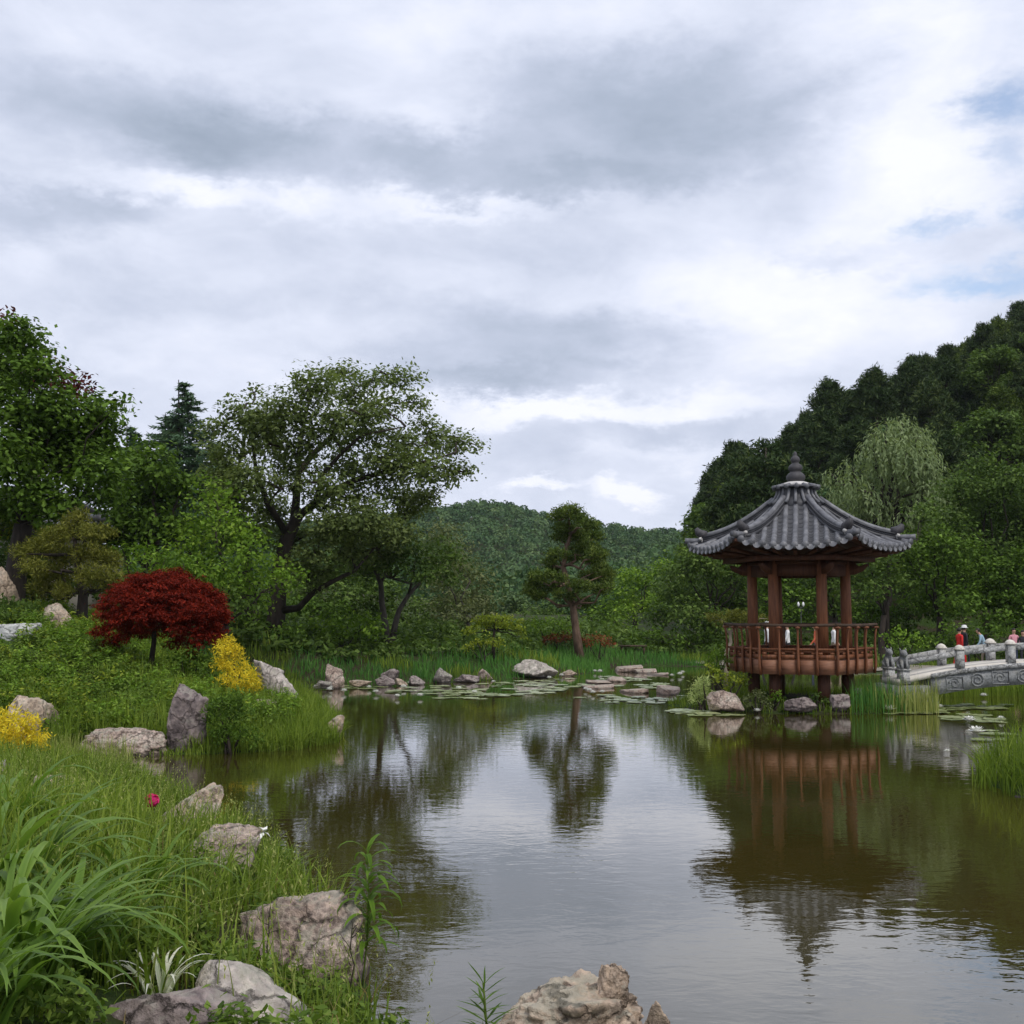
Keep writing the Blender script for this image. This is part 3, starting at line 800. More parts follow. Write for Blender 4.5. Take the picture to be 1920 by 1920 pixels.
# neck, crown cap and finial
mb = MB(); hexr = [(.60, 4.90), (.61, 5.0), (.50, 5.1), (.43, 5.22), (.40, 5.40)]
lathe(mb, [(r / C30 * .97, z) for r, z in hexr], (PC[0], PC[1], 0), 6, rot=PHI0 + PI / 6)
o = mb.build('neck', M['tile_dark'], roof); o.location = (-PO[0], -PO[1], -PO[2])
for i in range(6):
    for u in (-.22, 0, .22):
        mb = MB(); a = np.array([.63, .51, .44, .41]); z = np.array([5.0, 5.11, 5.23, 5.40])
        tube(mb, fp(i, u * a / .6, a, z), .042, 8); o = mb.build('neck_tile_row', M['tile'], roof, (0, 0, 0), True); o.location = (-PO[0], -PO[1], -PO[2])
mb = MB(); lathe(mb, [(.40, 5.37), (.54, 5.385), (.56, 5.405), (.55, 5.425), (.38, 5.46), (.3, 5.47)], (PC[0], PC[1], 0), 24)
o = mb.build('crown_rim', M['tile_dark'], roof, (0, 0, 0), True); o.location = (-PO[0], -PO[1], -PO[2])
for k in range(14):
    a = k / 14 * 2 * PI
    mb = MB(); e = np.array([math.cos(a), math.sin(a), 0]); c = np.array([PC[0], PC[1], 5.40])
    tube(mb, [c + e * .38 + np.array([0, 0, .06]), c + e * .585], [.05, .06], 8); o = mb.build('crown_tile', M['tile'], roof, (0, 0, 0), True); o.location = (-PO[0], -PO[1], -PO[2])
mb = MB(); lathe(mb, [(.37, 5.45), (.375, 5.48), (.32, 5.525), (.22, 5.56), (.12, 5.57)], (PC[0], PC[1], 0), 24)
o = mb.build('plaster_base', M['plaster'], roof, (0, 0, 0), True); o.location = (-PO[0], -PO[1], -PO[2])
mb = MB(); lathe(mb, [(.15, 5.55), (.20, 5.58), (.235, 5.64), (.225, 5.72), (.17, 5.78), (.125, 5.81), (.15, 5.84), (.175, 5.89), (.165, 5.96), (.11, 6.01), (.08, 6.03), (.10, 6.06), (.118, 6.11), (.10, 6.17), (.06, 6.21), (.045, 6.235), (.055, 6.26), (.03, 6.31), (.004, 6.34)], (PC[0], PC[1], 0), 22)
o = mb.build('finial', M['finial'], roof, (0, 0, 0), True); o.location = (-PO[0], -PO[1], -PO[2])

# ================================================================== stone bridge
BX0, BXC, BX1 = 10.2, 13.2, 16.2
BY0, BY1 = 26.95, 28.2
zdk = lambda x: 1.15 - .0317 * (np.asarray(x, float) - BXC) ** 2
zun = lambda x: .60 - .033 * (np.asarray(x, float) - BXC) ** 2
BO = (BXC, (BY0 + BY1) / 2, 0)
br = thing('stone_bridge', 'low arched grey stone footbridge with post railings and carved side', 'bridge', BO)
xs = np.linspace(BX0, BX1, 25)
def strip(mb, xs, y0, y1, zlo, zhi):
    n = len(xs)
    v = np.concatenate([np.stack([xs, np.full(n, y), z], -1) for y in (y0, y1) for z in (zlo, zhi)])
    m = np.arange(n - 1)
    q = lambda a, b: np.stack([a * n + m, a * n + m + 1, b * n + m + 1, b * n + m], -1)
    mb.add(v, np.concatenate([q(0, 1), q(1, 3), q(3, 2), q(2, 0), [[0, n, 3 * n, 2 * n], [n - 1, 3 * n - 1, 4 * n - 1, 2 * n - 1]]]))
mb = MB(); strip(mb, xs, BY0, BY0 + .16, zun(xs), zdk(xs) - .14); mb.build('side_wall', M['granite_dark'], br, BO)
mb = MB(); strip(mb, xs, BY1 - .16, BY1, zun(xs), zdk(xs) - .14); mb.build('side_wall', M['granite_dark'], br, BO)
mb = MB(); strip(mb, xs, BY0 - .05, BY0 + .2, zdk(xs) - .137, zdk(xs) - .03); mb.build('coping', M['granite'], br, BO)
mb = MB(); strip(mb, xs, BY1 - .2, BY1 + .05, zdk(xs) - .137, zdk(xs) - .03); mb.build('coping', M['granite'], br, BO)
xd = np.linspace(9.4, 17.0, 33); zd2 = np.maximum(zdk(xd), .42)
mb = MB(); strip(mb, xd, BY0 + .03, BY1 - .03, zd2 - .13, zd2); mb.build('deck', M['deck_stone'], br, BO)
mb = MB(); strip(mb, xs, BY0 + .16, BY1 - .16, zun(xs) + .03, zdk(xs) - .15); mb.build('arch', M['granite_dark'], br, BO)
# carved reliefs along the visible side
for k in range(9):
    x = 10.75 + k * .56; zc = float(zdk(x) - .14 + zun(x)) / 2 + .0; hh = float(zdk(x) - .14 - zun(x)) * .36
    mb = MB()
    a = np.linspace(0, 2 * PI, 17)
    if k % 2 == 1:
        tube(mb, np.stack([x + hh * np.cos(a), np.full(17, BY0 - .012), zc + hh * np.sin(a)], -1), .022, 6, cap=False)
        tube(mb, np.stack([x + hh * .5 * np.cos(a), np.full(17, BY0 - .012), zc + hh * .5 * np.sin(a)], -1), .020, 6, cap=False)
    else:
        w = .20
        tube(mb, np.array([(x - w, BY0 - .01, zc - hh), (x + w, BY0 - .01, zc - hh), (x + w, BY0 - .01, zc + hh), (x - w, BY0 - .01, zc + hh), (x - w, BY0 - .01, zc - hh)]), .02, 6)
        t = np.linspace(0, 3 * PI, 22); r = .035 + .011 * t
        tube(mb, np.stack([x + r * np.cos(t), np.full(22, BY0 - .004), zc + r * np.sin(t)], -1), .016, 6)
    mb.build('carved_relief', M['granite_dark'], br, BO)
post_x = [10.92, 12.17, 13.42, 14.67, 15.8]
for y in (BY0 + .06, BY1 - .06):
    for x in post_x:
        z0 = float(zdk(x))
        mb = MB(); box(mb, (x, y, z0 + .18), (.18, .18, .50), taper=.96); mb.build('post', M['granite'], br, BO)
        mb = MB(); box(mb, (x, y, z0 + .445), (.215, .215, .04)); lathe(mb, [(.115, z0 + .465), (.11, z0 + .49), (.075, z0 + .525), (.03, z0 + .545), (.002, z0 + .55)], (x, y, 0), 12)
        mb.build('post_cap', M['deck_stone'], br, BO)
    pr = [9.66] + post_x + [16.7]
    for a, b in zip(pr[:-1], pr[1:]):
        za, zb = (float(zdk(q)) + .355 for q in (a, b))
        for dz, th, nm in ((0, .125, 'rail'),):
            mb = MB(); v = []
            for (q, zz) in ((a, za), (b, zb)):
                for (yy, hh) in ((-.05, -th / 2), (.05, -th / 2), (.05, th / 2), (-.05, th / 2)): v.append((q, y + yy, zz + dz + hh))
            mb.add(np.array(v), [[0, 1, 5, 4], [1, 2, 6, 5], [2, 3, 7, 6], [3, 0, 4, 7], [0, 3, 2, 1], [4, 5, 6, 7]]); mb.build(nm, M['granite'], br, BO)
mb = MB(); box(mb, (9.80, (BY0 + BY1) / 2, .20), (1.15, BY1 - BY0 - .1, .70)); mb.build('abutment', M['granite_dark'], br, BO)
mb = MB(); box(mb, (16.55, (BY0 + BY1) / 2, .16), (1.0, BY1 - BY0 - .1, .55)); mb.build('abutment', M['granite_dark'], br, BO)

# guardian beasts at the near end of the bridge
def guardian(px, Y, label):
    x = P(px, 1150, Y)[0]; g = .60
    o = (x, Y, g)
    t = thing('guardian_statue', label, 'statue', o, 'carved stone beasts at the bridge end')
    mb = MB(); box(mb, (x, Y, g + .15), (.25, .25, .32), taper=.92); box(mb, (x, Y, g + .33), (.29, .29, .045)); mb.build('pedestal', M['granite'], t, o)
    z = g + .35
    mb = MB()
    tube(mb, [(x, Y + .10, z), (x, Y + .09, z + .10), (x, Y + .02, z + .22), (x, Y - .05, z + .33)], [.12, .125, .10, .075], 10)     # body, sitting up
    tube(mb, [(x, Y + .0, z + .33), (x, Y - .06, z + .37), (x, Y - .14, z + .35), (x, Y - .18, z + .33)], [.07, .095, .075, .045], 10)
    for s in (-1, 1):
        tube(mb, [(x + s * .06, Y - .06, z + .24), (x + s * .065, Y - .10, z + .1), (x + s * .065, Y - .12, z)], [.045, .038, .045], 8)   # forelegs
        tube(mb, [(x + s * .09, Y + .06, z + .12), (x + s * .11, Y - .02, z + .05), (x + s * .10, Y - .07, z + .02)], [.07, .055, .035], 8)
        tube(mb, [(x + s * .06, Y - .03, z + .42), (x + s * .075, Y - .01, z + .50)], [.035, .008], 6)   # ears
    tube(mb, [(x, Y + .17, z + .03), (x, Y + .21, z + .16), (x, Y + .16, z + .27)], [.03, .035, .012], 7)
    mb.build('beast', M['granite_dark'], t, o, True)
guardian(1690, 27.1, 'weathered grey stone beast on a pedestal at the near corner of the bridge')
guardian(1663, 28.05, 'weathered grey stone beast on a pedestal between pavilion and bridge')

# ================================================================== tiled house half hidden among the trees
HO = np.array([-16.6, 37.5]); hz = gz(*HO)
ho = thing('tiled_roof_house', 'old house with dark tiled hipped roof half hidden by trees', 'house', (HO[0], HO[1], hz))
mb = MB(); box(mb, (HO[0], HO[1], hz + 1.1), (5.2, 3.6, 2.6)); mb.build('wall', M['wall_plaster'], ho, (HO[0], HO[1], hz))
for k in range(4):
    mb = MB(); box(mb, (HO[0] - 1.95 + 1.3 * k, HO[1] - 1.83, hz + 1.1), (.16, .1, 2.4)); mb.build('timber_post', M['wood_dark'], ho, (HO[0], HO[1], hz))
ez, rz_ = P(200, 992, 35)[2], P(20, 925, 37)[2]
hx, hy = 3.55, 2.7
def hroof(u, v):
    """height of the hipped roof over u, v in -1..1"""
    t = np.maximum(np.abs(v), np.clip((np.abs(u) * hx - (hx - hy)) / hy, 0, 1))
    return rz_ - (rz_ - ez) * (.6 * t + .4 * (1 - (1 - t) ** 2)) + .18 * (np.abs(u) * np.abs(v)) ** 3
uu, vv = np.meshgrid(np.linspace(-1, 1, 33), np.linspace(-1, 1, 25)); hxv = np.stack([HO[0] + uu * hx, HO[1] + vv * hy, hroof(uu, vv)], -1)
ix = np.arange(33 * 25).reshape(25, 33); q = np.stack([ix[:-1, :-1], ix[:-1, 1:], ix[1:, 1:], ix[1:, :-1]], -1).reshape(-1, 4)
mb = MB().add(hxv.reshape(-1, 3), q); mb.add(hxv.reshape(-1, 3) - np.array([0, 0, .14]), q[:, ::-1], mi=1)
hr = mb.build('roof', [M['tile_dark'], M['wood_dark']], ho, (HO[0], HO[1], hz))
for k in range(26):
    u = -1 + (k + .5) / 13
    v0 = -max(.02, min(1, (abs(u) * hx - (hx - hy)) / hy)); v = np.linspace(v0, -1, 6)
    mb = MB(); tube(mb, np.stack([np.full(6, HO[0] + u * hx), HO[1] + v * hy, hroof(u, v) + .03], -1), .07, 7)
    o = mb.build('roof_tile_row', M['tile'], hr, (0, 0, 0), True); o.location = (-HO[0], -HO[1], -hz)
for (su, sv) in ((1, 1), (1, -1), (-1, 1), (-1, -1)):
    t = np.linspace(0, 1, 8); u = su * ((hx - hy) / hx + (1 - (hx - hy) / hx) * t); v = sv * t
    mb = MB(); tube(mb, np.stack([HO[0] + u * hx, HO[1] + v * hy, hroof(u, v) + .13], -1), .14, 8); o = mb.build('hip_ridge', M['tile_dark'], hr, (0, 0, 0), True); o.location = (-HO[0], -HO[1], -hz)
mb = MB(); tube(mb, [(HO[0] - (hx - hy), HO[1], rz_ + .15), (HO[0] + hx - hy, HO[1], rz_ + .15)], .16, 8); o = mb.build('top_ridge', M['tile_dark'], hr, (0, 0, 0), True); o.location = (-HO[0], -HO[1], -hz)
# gravel path where the visitors walk
pth = np.array([(8.6, 49.9), (9.4, 48.8), (10.6, 47.0), (12.5, 44.8), (17, 43.9), (24, 43.2), (34, 39)])
tt = np.linspace(0, 6, 60); px_ = np.interp(tt, range(7), pth[:, 0]); py_ = np.interp(tt, range(7), pth[:, 1])
tg = unit(np.stack([np.gradient(px_), np.gradient(py_)], -1)); nn = np.stack([-tg[:, 1], tg[:, 0]], -1)
rows = []
for o_ in (-.9, -.3, .3, .9):
    X_, Y_ = px_ + nn[:, 0] * o_, py_ + nn[:, 1] * o_
    rows.append(np.stack([X_, Y_, gh(X_, Y_) + .05], -1))
v = np.stack(rows, 1); ix = np.arange(240).reshape(60, 4)
mb = MB().add(v.reshape(-1, 3), np.stack([ix[:-1, :-1], ix[1:, :-1], ix[1:, 1:], ix[:-1, 1:]], -1).reshape(-1, 4))
tag(mb.build('path', M['path'], smooth=True), kind='structure', label='pale gravel path beyond the pond')
# ================================================================== the wooded hills
rng = RNG(5)
# far wood on the central hill: one mass of crowns, each a cloud of leaf clumps
mb = MB(); mb2 = MB()
n = 0
pts = []
for _ in range(16000):
    x = rng.uniform(-150, 165); y = rng.uniform(125, 440)
    if abs(960 + x / y * FPX - 900) > 620 or x > 12 + max(0, y - 150) * .6: continue
    pts.append((x, y))
pts = np.array(pts)
keep = []
cell = {}
for k, (x, y) in enumerate(pts):
    sp = 3.9
    key = (int(x // sp), int(y // sp))
    if any((key[0] + a, key[1] + b) in cell and (x - cell[(key[0] + a, key[1] + b)][0]) ** 2 + (y - cell[(key[0] + a, key[1] + b)][1]) ** 2 < sp * sp for a in (-1, 0, 1) for b in (-1, 0, 1)): continue
    cell[key] = (x, y); keep.append(k)
pts = pts[keep]; hh = gh(pts[:, 0], pts[:, 1])
for (x, y), z in zip(pts, hh):
    r = rng.uniform(2.0, 3.5); ht = rng.uniform(4.5, 7.5); tv = np.clip(rng.normal(.46, .17), .05, .95)
    K = 98
    d = unit(rng.normal(size=(K, 3))); d[:, 2] = np.abs(d[:, 2]) * 1.0 - .35
    lump = .72 + .45 * vnoise(d * 2.2 + x, 7)[:, None]
    c = np.array([x, y, z + ht - r * .9]) + d * np.array([r, r, r * 1.1]) * (lump + .15 * rng.random((K, 1)))
    sz = (.62 if y > 250 else .5) * r / 2.6
    cards(mb2 if rng.random() < .3 else mb, c, d + rng.normal(size=(K, 3)) * .5 + np.array([0, 0, .35]), rng.normal(size=(K, 3)), 1.5 * sz, 1.1 * sz, tv + rng.normal(0, .13, K))
tag(mb.build('distant_forest', M['leaf_far']), 'dark green broadleaf wood covering the far rounded hill', 'forest', kind='stuff')
tag(mb2.build('distant_forest', M['leaf_far_pale']), 'paler green crowns scattered through the wood on the far hill', 'forest', kind='stuff')

# pines on the steep slope to the right: four kinds of pine, copied
def pine_proto(seed, h, mat='needle_dark'):
    rng = RNG(seed); tr, cr = MB(), MB()
    tube(tr, [(0, 0, -.6), (rng.uniform(-.2, .2), rng.uniform(-.2, .2), h * .5), (rng.uniform(-.4, .4), rng.uniform(-.3, .3), h * .93)], [.22, .15, .05], 8)
    bl = []
    for k in range(40):
        u = (k + rng.random()) / 40; zz = h * (.22 + .74 * u); R = h * .30 * (1 - u ** 1.6) + h * .05
        a = rng.uniform(0, 2 * PI); rr = R * rng.uniform(.45, .95)
        p = np.array([math.cos(a) * rr, math.sin(a) * rr, zz])
        bl.append((*p, h * .078, h * .078, h * .05)); limb(tr, (0, 0, zz - h * .05), p, .06, .02, rng, 4, .05, 4)
    bl.append((0, 0, h * .96, h * .07, h * .07, h * .08))
    needles(cr, bl, rng, dens=30, per=9, L=.44, Wd=.10, up=.6, cs=.14, shell=1.8)
    return tr.mesh('trunk', M['bark'], smooth=True), cr.mesh('crown', M[mat])
PROTO = [pine_proto(31, 9.5), pine_proto(32, 8.2), pine_proto(33, 10.5), pine_proto(34, 9.0, 'needle_pine')]
def put_pine(x, y, k, s, rz, label, group):
    z = gz(x, y)
    t = thing('pine_tree', label, 'tree', (x, y, z), group, rz); t.scale = (s, s, s * 1.02)
    for nm, me in zip(('trunk', 'crown'), PROTO[k]):
        link(nm, me, t)
cand = []
for _ in range(16000):
    y = rng.uniform(66, 150); x = rng.uniform(13, 78); px = 960 + x / y * FPX
    if px < 1330 or px > 2010: continue
    if x < 20 and y < 72: continue
    cand.append((x, y))
sel = []
for x, y in cand:
    if all((x - a) ** 2 + (y - b) ** 2 > (2.8 + .013 * y) ** 2 for a, b in sel): sel.append((x, y))
    if len(sel) >= 190: break
def round_proto(seed, h, mat):
    rng = RNG(seed); tr, cr = MB(), MB()
    tube(tr, [(0, 0, -.6), (.1, 0, h * .35), (0, .1, h * .6)], [.2, .15, .08], 8); bl = []
    for k in range(26):
        d = unit(rng.normal(size=3)); p = np.array([d[0] * h * .25, d[1] * h * .25, h * .62 + d[2] * h * .26]) * 1.0
        bl.append((*p, h * .11, h * .11, h * .085)); limb(tr, (0, 0, h * .45), p, .05, .02, rng, 4, .05, 4)
    foliage(cr, bl, rng, dens=13, per=9, cs=.24, L=.34, Wd=.20, up=.8)
    return tr.mesh('trunk', M['bark'], smooth=True), cr.mesh('crown', M[mat])
PROTO += [round_proto(35, 8.5, 'leaf_mid'), round_proto(36, 9.0, 'leaf_far')]
for x, y in sel:
    if y < 92 and rng.random() < .45:
        s = rng.uniform(.7, 1.0); z = gz(x, y); k = 4 + int(rng.random() < .5)
        t = thing('broadleaf_tree', 'rounded broadleaf tree among the pines low on the steep hillside', 'tree', (x, y, z), 'rounded trees low on the steep hillside', rng.uniform(0, 6.28)); t.scale = (s, s, s)
        for nm, me in zip(('trunk', 'crown'), PROTO[k]): link(nm, me, t)
        continue
    s = rng.uniform(.72, 1.12)
    put_pine(x, y, int(rng.choice(4, p=[.3, .3, .25, .15])), s, rng.uniform(0, 6.28), 'dark green pine in the dense wood covering the steep hillside', 'pines covering the steep hillside')
# the pine at the foot of the slope, just behind the pavilion roof
rng = RNG(77)
bl = pblobs([(1435, 845, 30), (1400, 880, 34), (1460, 880, 38), (1380, 920, 34), (1430, 925, 48), (1490, 900, 40), (1350, 955, 30), (1400, 975, 50), (1460, 985, 55), (1340, 985, 24), (1330, 965, 14), (1375, 1010, 40), (1520, 960, 45), (1325, 1000, 18), (1500, 1030, 50), (1420, 1040, 50)], 66, rng, 1.6, .6)
t = thing('pine_tree', 'tall ragged pine at the foot of the slope behind the pavilion roof', 'tree', base_at(1440, 66))
b = base_at(1440, 66); mb = MB(); tp = P(1436, 840, 66)
tube(mb, [b, (b + tp) / 2, tp], [.28, .2, .05], 8)
for q in bl: limb(mb, b + (tp - b) * np.clip((q[2] - b[2]) / (tp[2] - b[2]) - .05, .1, .95), q[:3], .07, .02, rng, 5, .05, 5)
mb.build('trunk', M['bark'], t, b, True)
mb = MB(); needles(mb, bl, rng, dens=26, per=11, L=.40, Wd=.10, up=.5, cs=.15, shell=2.0); mb.build('crown', M['needle_dark'], t, b)

# ================================================================== trees
# the big airy tree left of the middle, with dark limbs showing
rng = RNG(11); Y = 40
b = base_at(512, Y)
t = thing('spreading_tree', 'tall airy spreading tree with dark forked limbs beside the far bank', 'tree', b)
tw = MB()
def pl(lst, Y0=Y): return np.array([P(x, y, Y0 + d) for x, y, d in lst])
tube(tw, np.vstack([b, pl([(518, 1160, 0), (523, 1080, 0), (538, 1010, .2), (560, 965, .3)])]), [.42, .33, .30, .26, .20], 10)
tube(tw, np.vstack([base_at(478, Y + .4), pl([(470, 1130, .4), (462, 1060, .4), (450, 1010, .5), (440, 940, .8), (450, 860, 1.0)])]), [.26, .22, .2, .16, .1, .05], 9)
tube(tw, pl([(523, 1145, 0), (560, 1140, -.4), (588, 1110, -.7), (620, 1092, -1.0), (665, 1070, -1.2), (700, 1030, -1.2)]), [.15, .125, .105, .085, .06, .03], 8)
tube(tw, pl([(556, 970, .3), (590, 945, 0), (625, 920, -.3), (665, 900, -.6), (715, 887, -.9), (780, 870, -1.0), (850, 850, -1.0)]), [.18, .15, .13, .11, .09, .06, .025], 8)
tube(tw, pl([(552, 975, .3), (556, 930, .6), (560, 885, .8), (588, 850, 1.0), (640, 800, 1.2), (690, 760, 1.2), (740, 740, 1.2)]), [.17, .15, .13, .11, .08, .05, .02], 8)
tube(tw, pl([(560, 885, .8), (562, 830, .6), (575, 770, .2), (590, 720, 0)]), [.11, .09, .06, .02], 7)
tube(tw, pl([(590, 945, 0), (605, 890, -.8), (640, 850, -1.4), (680, 815, -1.8), (760, 800, -2.0)]), [.10, .08, .07, .05, .02], 7)
tube(tw, pl([(540, 1005, .2), (500, 940, -.6), (480, 880, -1.0), (470, 800, -1.2)]), [.14, .11, .08, .03], 7)
BL = [(470, 800, 62, .85), (425, 850, 48, .8), (480, 735, 16, .6), (440, 770, 34, .6), (545, 770, 62, .9), (510, 830, 50, .9), (590, 725, 48, .9), (565, 712, 20, .6), (640, 700, 32, .75), (655, 740, 50, .8), (700, 712, 34, .65),
      (748, 710, 40, .6), (775, 755, 32, .65), (720, 760, 40, .6), (620, 790, 58, .9), (690, 810, 52, .6), (640, 830, 40, .5), (750, 835, 55, .75), (815, 822, 46, .85), (862, 828, 32, .8), (893, 834, 14, .6), (790, 880, 50, .95), (845, 885, 36, .9), (878, 882, 16, .6),
      (720, 900, 46, .7), (660, 930, 46, 1), (560, 840, 40, .8), (600, 885, 36, .55), (645, 865, 36, .6), (555, 905, 34, .6), (600, 940, 40, .9), (740, 870, 40, .8), (690, 780, 40, .7), (800, 790, 24, .6), (500, 790, 44, .8), (400, 800, 26, .7), (420, 890, 44, 1), (570, 1060, 40, .8), (420, 1000, 40, .9), (585, 820, 34, .7), (620, 910, 34, .8), (700, 860, 36, .8), (660, 880, 30, .7), (530, 880, 38, .9), (650, 1000, 50, 1), (720, 1040, 44, .9), (600, 1080, 40, .8), (470, 900, 58, 1), (430, 940, 52, 1), (505, 960, 52, 1.1), (460, 1000, 50, 1.1), (545, 1010, 46, 1), (620, 985, 52, 1.1), (690, 975, 55, 1.1), (760, 940, 48, 1.1), (800, 935, 34, 1), (740, 1000, 48, 1), (660, 1035, 44, .9), (590, 1040, 36, .7)]
bl = pblobs(BL, Y, rng, 2.4, .8)
for q in bl:
    c = np.array(q[:3])
    src = min([np.array(v) for v in np.concatenate([a for a in tw.v])[::5]], key=lambda v: np.linalg.norm(v - c) + (3 if v[2] > c[2] + .3 else 0))
    limb(tw, src, c, .05, .02, rng, 6, .06, 5)
    for k in range(5):
        e = c + unit(rng.normal(size=3)) * np.array(q[3:6]) * .9
        limb(tw, c + (e - c) * .1, e, .018, .006, rng, 4, .07, 4)
tw.build('trunk', M['bark'], t, b, True)
mb = MB(); foliage(mb, bl, rng, dens=44, per=9, cs=.22, L=.19, Wd=.10, up=.9, flat=.55, shell=2.0); mb.build('crown', M['leaf_airy'], t, b)

# big dark broadleaf tree at the left edge
rng = RNG(12); Y = 30
BL = [(40, 640, 55), (10, 690, 60), (75, 690, 45), (30, 620, 24), (110, 770, 60), (40, 770, 80), (170, 775, 50), (215, 760, 22), (190, 810, 48), (90, 850, 70), (10, 850, 70), (160, 870, 60), (60, 920, 55), (140, 930, 40), (-40, 730, 80), (-60, 850, 90), (20, 945, 45), (-30, 640, 50), (-110, 800, 90), (190, 890, 50), (120, 840, 60), (70, 800, 60), (150, 820, 50), (205, 930, 34), (100, 960, 40), (185, 850, 40)]
broad_tree('broadleaf_tree', 'large dense dark green broadleaf tree with big leaves filling the edge above the house', 'tree', 20, Y, pblobs(BL, Y, rng, 1.4, .75), 'leaf_deep', 121, r=.3, dens=13, per=11, cs=.20, L=.215, Wd=.125, up=.9, fork=.5, dk=3.4, limb_r=.13)
rng = RNG(13)
broad_tree('purple_leaved_tree', 'purple-leaved tree peeping out above the large dark green tree', 'tree', 60, 34, pblobs([(5, 600, 22), (100, 715, 36), (150, 722, 22), (128, 730, 30), (40, 700, 60), (-10, 630, 40)], 34, rng, .8), 'maple_purple', 131, r=.2, dens=9, L=.2, Wd=.12, fork=.6)
rng = RNG(14)
BL = [(240, 870, 40), (290, 880, 50), (255, 930, 50), (320, 930, 42), (230, 980, 42), (290, 985, 50), (335, 985, 32), (345, 905, 26), (270, 845, 26), (230, 1020, 40)]
broad_tree('broadleaf_tree', 'mid-sized fresh green broadleaf tree behind the house, below the spruce', 'tree', 280, 37, pblobs(BL, 37, rng, 1.2), 'leaf_deep', 141, r=.2, dens=10, L=.26, Wd=.15, cs=.22)
rng = RNG(15)
BL = [(400, 930, 40), (370, 990, 42), (420, 985, 50), (470, 1030, 45), (380, 1050, 45), (430, 1075, 55), (345, 1080, 42), (500, 1080, 40), (350, 1030, 36), (470, 1110, 50), (390, 1120, 50), (540, 1085, 30)]
broad_tree('yellow_green_tree', 'yellow-green leafy tree in front of the tall airy tree, behind the red maple', 'tree', 425, 35, pblobs(BL, 35, rng, 1.3), 'leaf_bright', 151, r=.16, dens=9, L=.19, Wd=.11)

# spruces far behind on the left
def spruce(px, top, half, Y, label, seed, group=None):
    rng = RNG(seed); b = base_at(px, Y); tp = P(px, top, Y); h = tp[2] - b[2]; R = half * Y / FPX * 1.25
    t = thing('spruce_tree', label, 'tree', b, group); tr, cr = MB(), MB()
    tube(tr, [b, tp], [.25, .03], 8)
    c, a, vv = [], [], []
    nt_ = int(h / .30)
    for k in range(nt_):
        u = k / nt_
        if u < .3: continue
        z = b[2] + h * u; L = R * (1 - u) ** .85 * rng.uniform(.6, 1.25) + .08
        for j in range(rng.integers(6, 9)):
            an = rng.uniform(0, 2 * PI); d = np.array([math.cos(an), math.sin(an), 0]); s = np.array([-d[1], d[0], 0])
            l = L * rng.uniform(.7, 1.1); tt = np.linspace(.12, 1, max(4, int(l / .17)))
            p = np.array([b[0], b[1], z]) + d * (tt * l)[:, None] + np.array([0, 0, 1]) * (-.25 * l * tt ** 1.2 + .16 * l * tt ** 3)[:, None]
            limb(tr, p[0], p[-1], .03, .008, rng, 3, 0, 3)
            bv = rng.normal(.45, .15)
            for sg in (-1, 1, 0):
                w = (.55 * (1 - tt * .75) + .10) * l * .55
                c.append(p + s * sg * w[:, None] * .5 + rng.normal(size=p.shape) * .05 - np.array([0, 0, .05])); a.append(np.broadcast_to(d * .8 + s * sg * .8 + np.array([0, 0, -.2]), p.shape)); vv.append(np.full(len(p), bv) + rng.normal(0, .1, len(p)))
    c, a, vv = np.concatenate(c), np.concatenate(a), np.concatenate(vv)
    for q in range(1): cards(cr, c + rng.normal(size=c.shape) * .12 * q, np.array([0, 0, 1.0]) + rng.normal(size=c.shape) * .5, a + rng.normal(size=c.shape) * .3, .55, .15, vv)
    tr.build('trunk', M['bark'], t, b, True); cr.build('crown', M['needle_spruce'], t, b)
spruce(335, 712, 170, 72, 'tall grey-green spruce rising against the sky between two broadleaf trees', 21)
spruce(310, 775, 150, 76, 'second spruce close behind the tall grey-green one', 25)
spruce(238, 795, 150, 70, 'small blue-green spruce half hidden by the large dark tree', 22)
spruce(395, 825, 130, 74, 'short spruce beside the crown of the airy tree', 23)

# slender two-stemmed tree right of the airy one
rng = RNG(16); Y = 42; b = base_at(728, Y)
t = thing('two_stemmed_tree', 'slender tree with two dark stems standing on the far bank', 'tree', b)
tw = MB()
tube(tw, np.vstack([b, pl([(722, 1170, 0), (716, 1130, 0), (714, 1095, 0), (702, 1065, -.2), (690, 1030, -.3)], Y)]), [.16, .13, .11, .10, .07, .03], 8)
tube(tw, np.vstack([b + np.array([.12, 0, 0]), pl([(740, 1175, .1), (748, 1145, .1), (766, 1115, .2), (790, 1090, .3), (815, 1060, .4)], Y)]), [.15, .12, .10, .085, .06, .02], 8)
tube(tw, pl([(714, 1095, 0), (728, 1060, .4), (735, 1020, .6)], Y), [.07, .05, .02], 7); tube(tw, pl([(766, 1115, .2), (775, 1080, -.3), (780, 1040, -.5)], Y), [.06, .04, .015], 7)
bl = pblobs([(680, 1050, 36), (720, 1030, 40), (770, 1030, 44), (815, 1050, 40), (840, 1080, 30), (790, 1075, 34), (700, 1075, 26), (660, 1070, 26), (740, 1060, 34), (830, 1030, 32), (690, 1000, 32), (850, 1050, 24)], Y, rng, 1.6, .7)
for q in bl: limb(tw, P(735, 1085, Y), q[:3], .03, .01, rng, 5, .08, 5)
tw.build('trunk', M['bark_grey'], t, b, True); mb = MB(); foliage(mb, bl, rng, dens=26, per=9, cs=.2, L=.18, Wd=.10, up=.8, flat=.5); mb.build('crown', M['leaf_mid'], t, b)

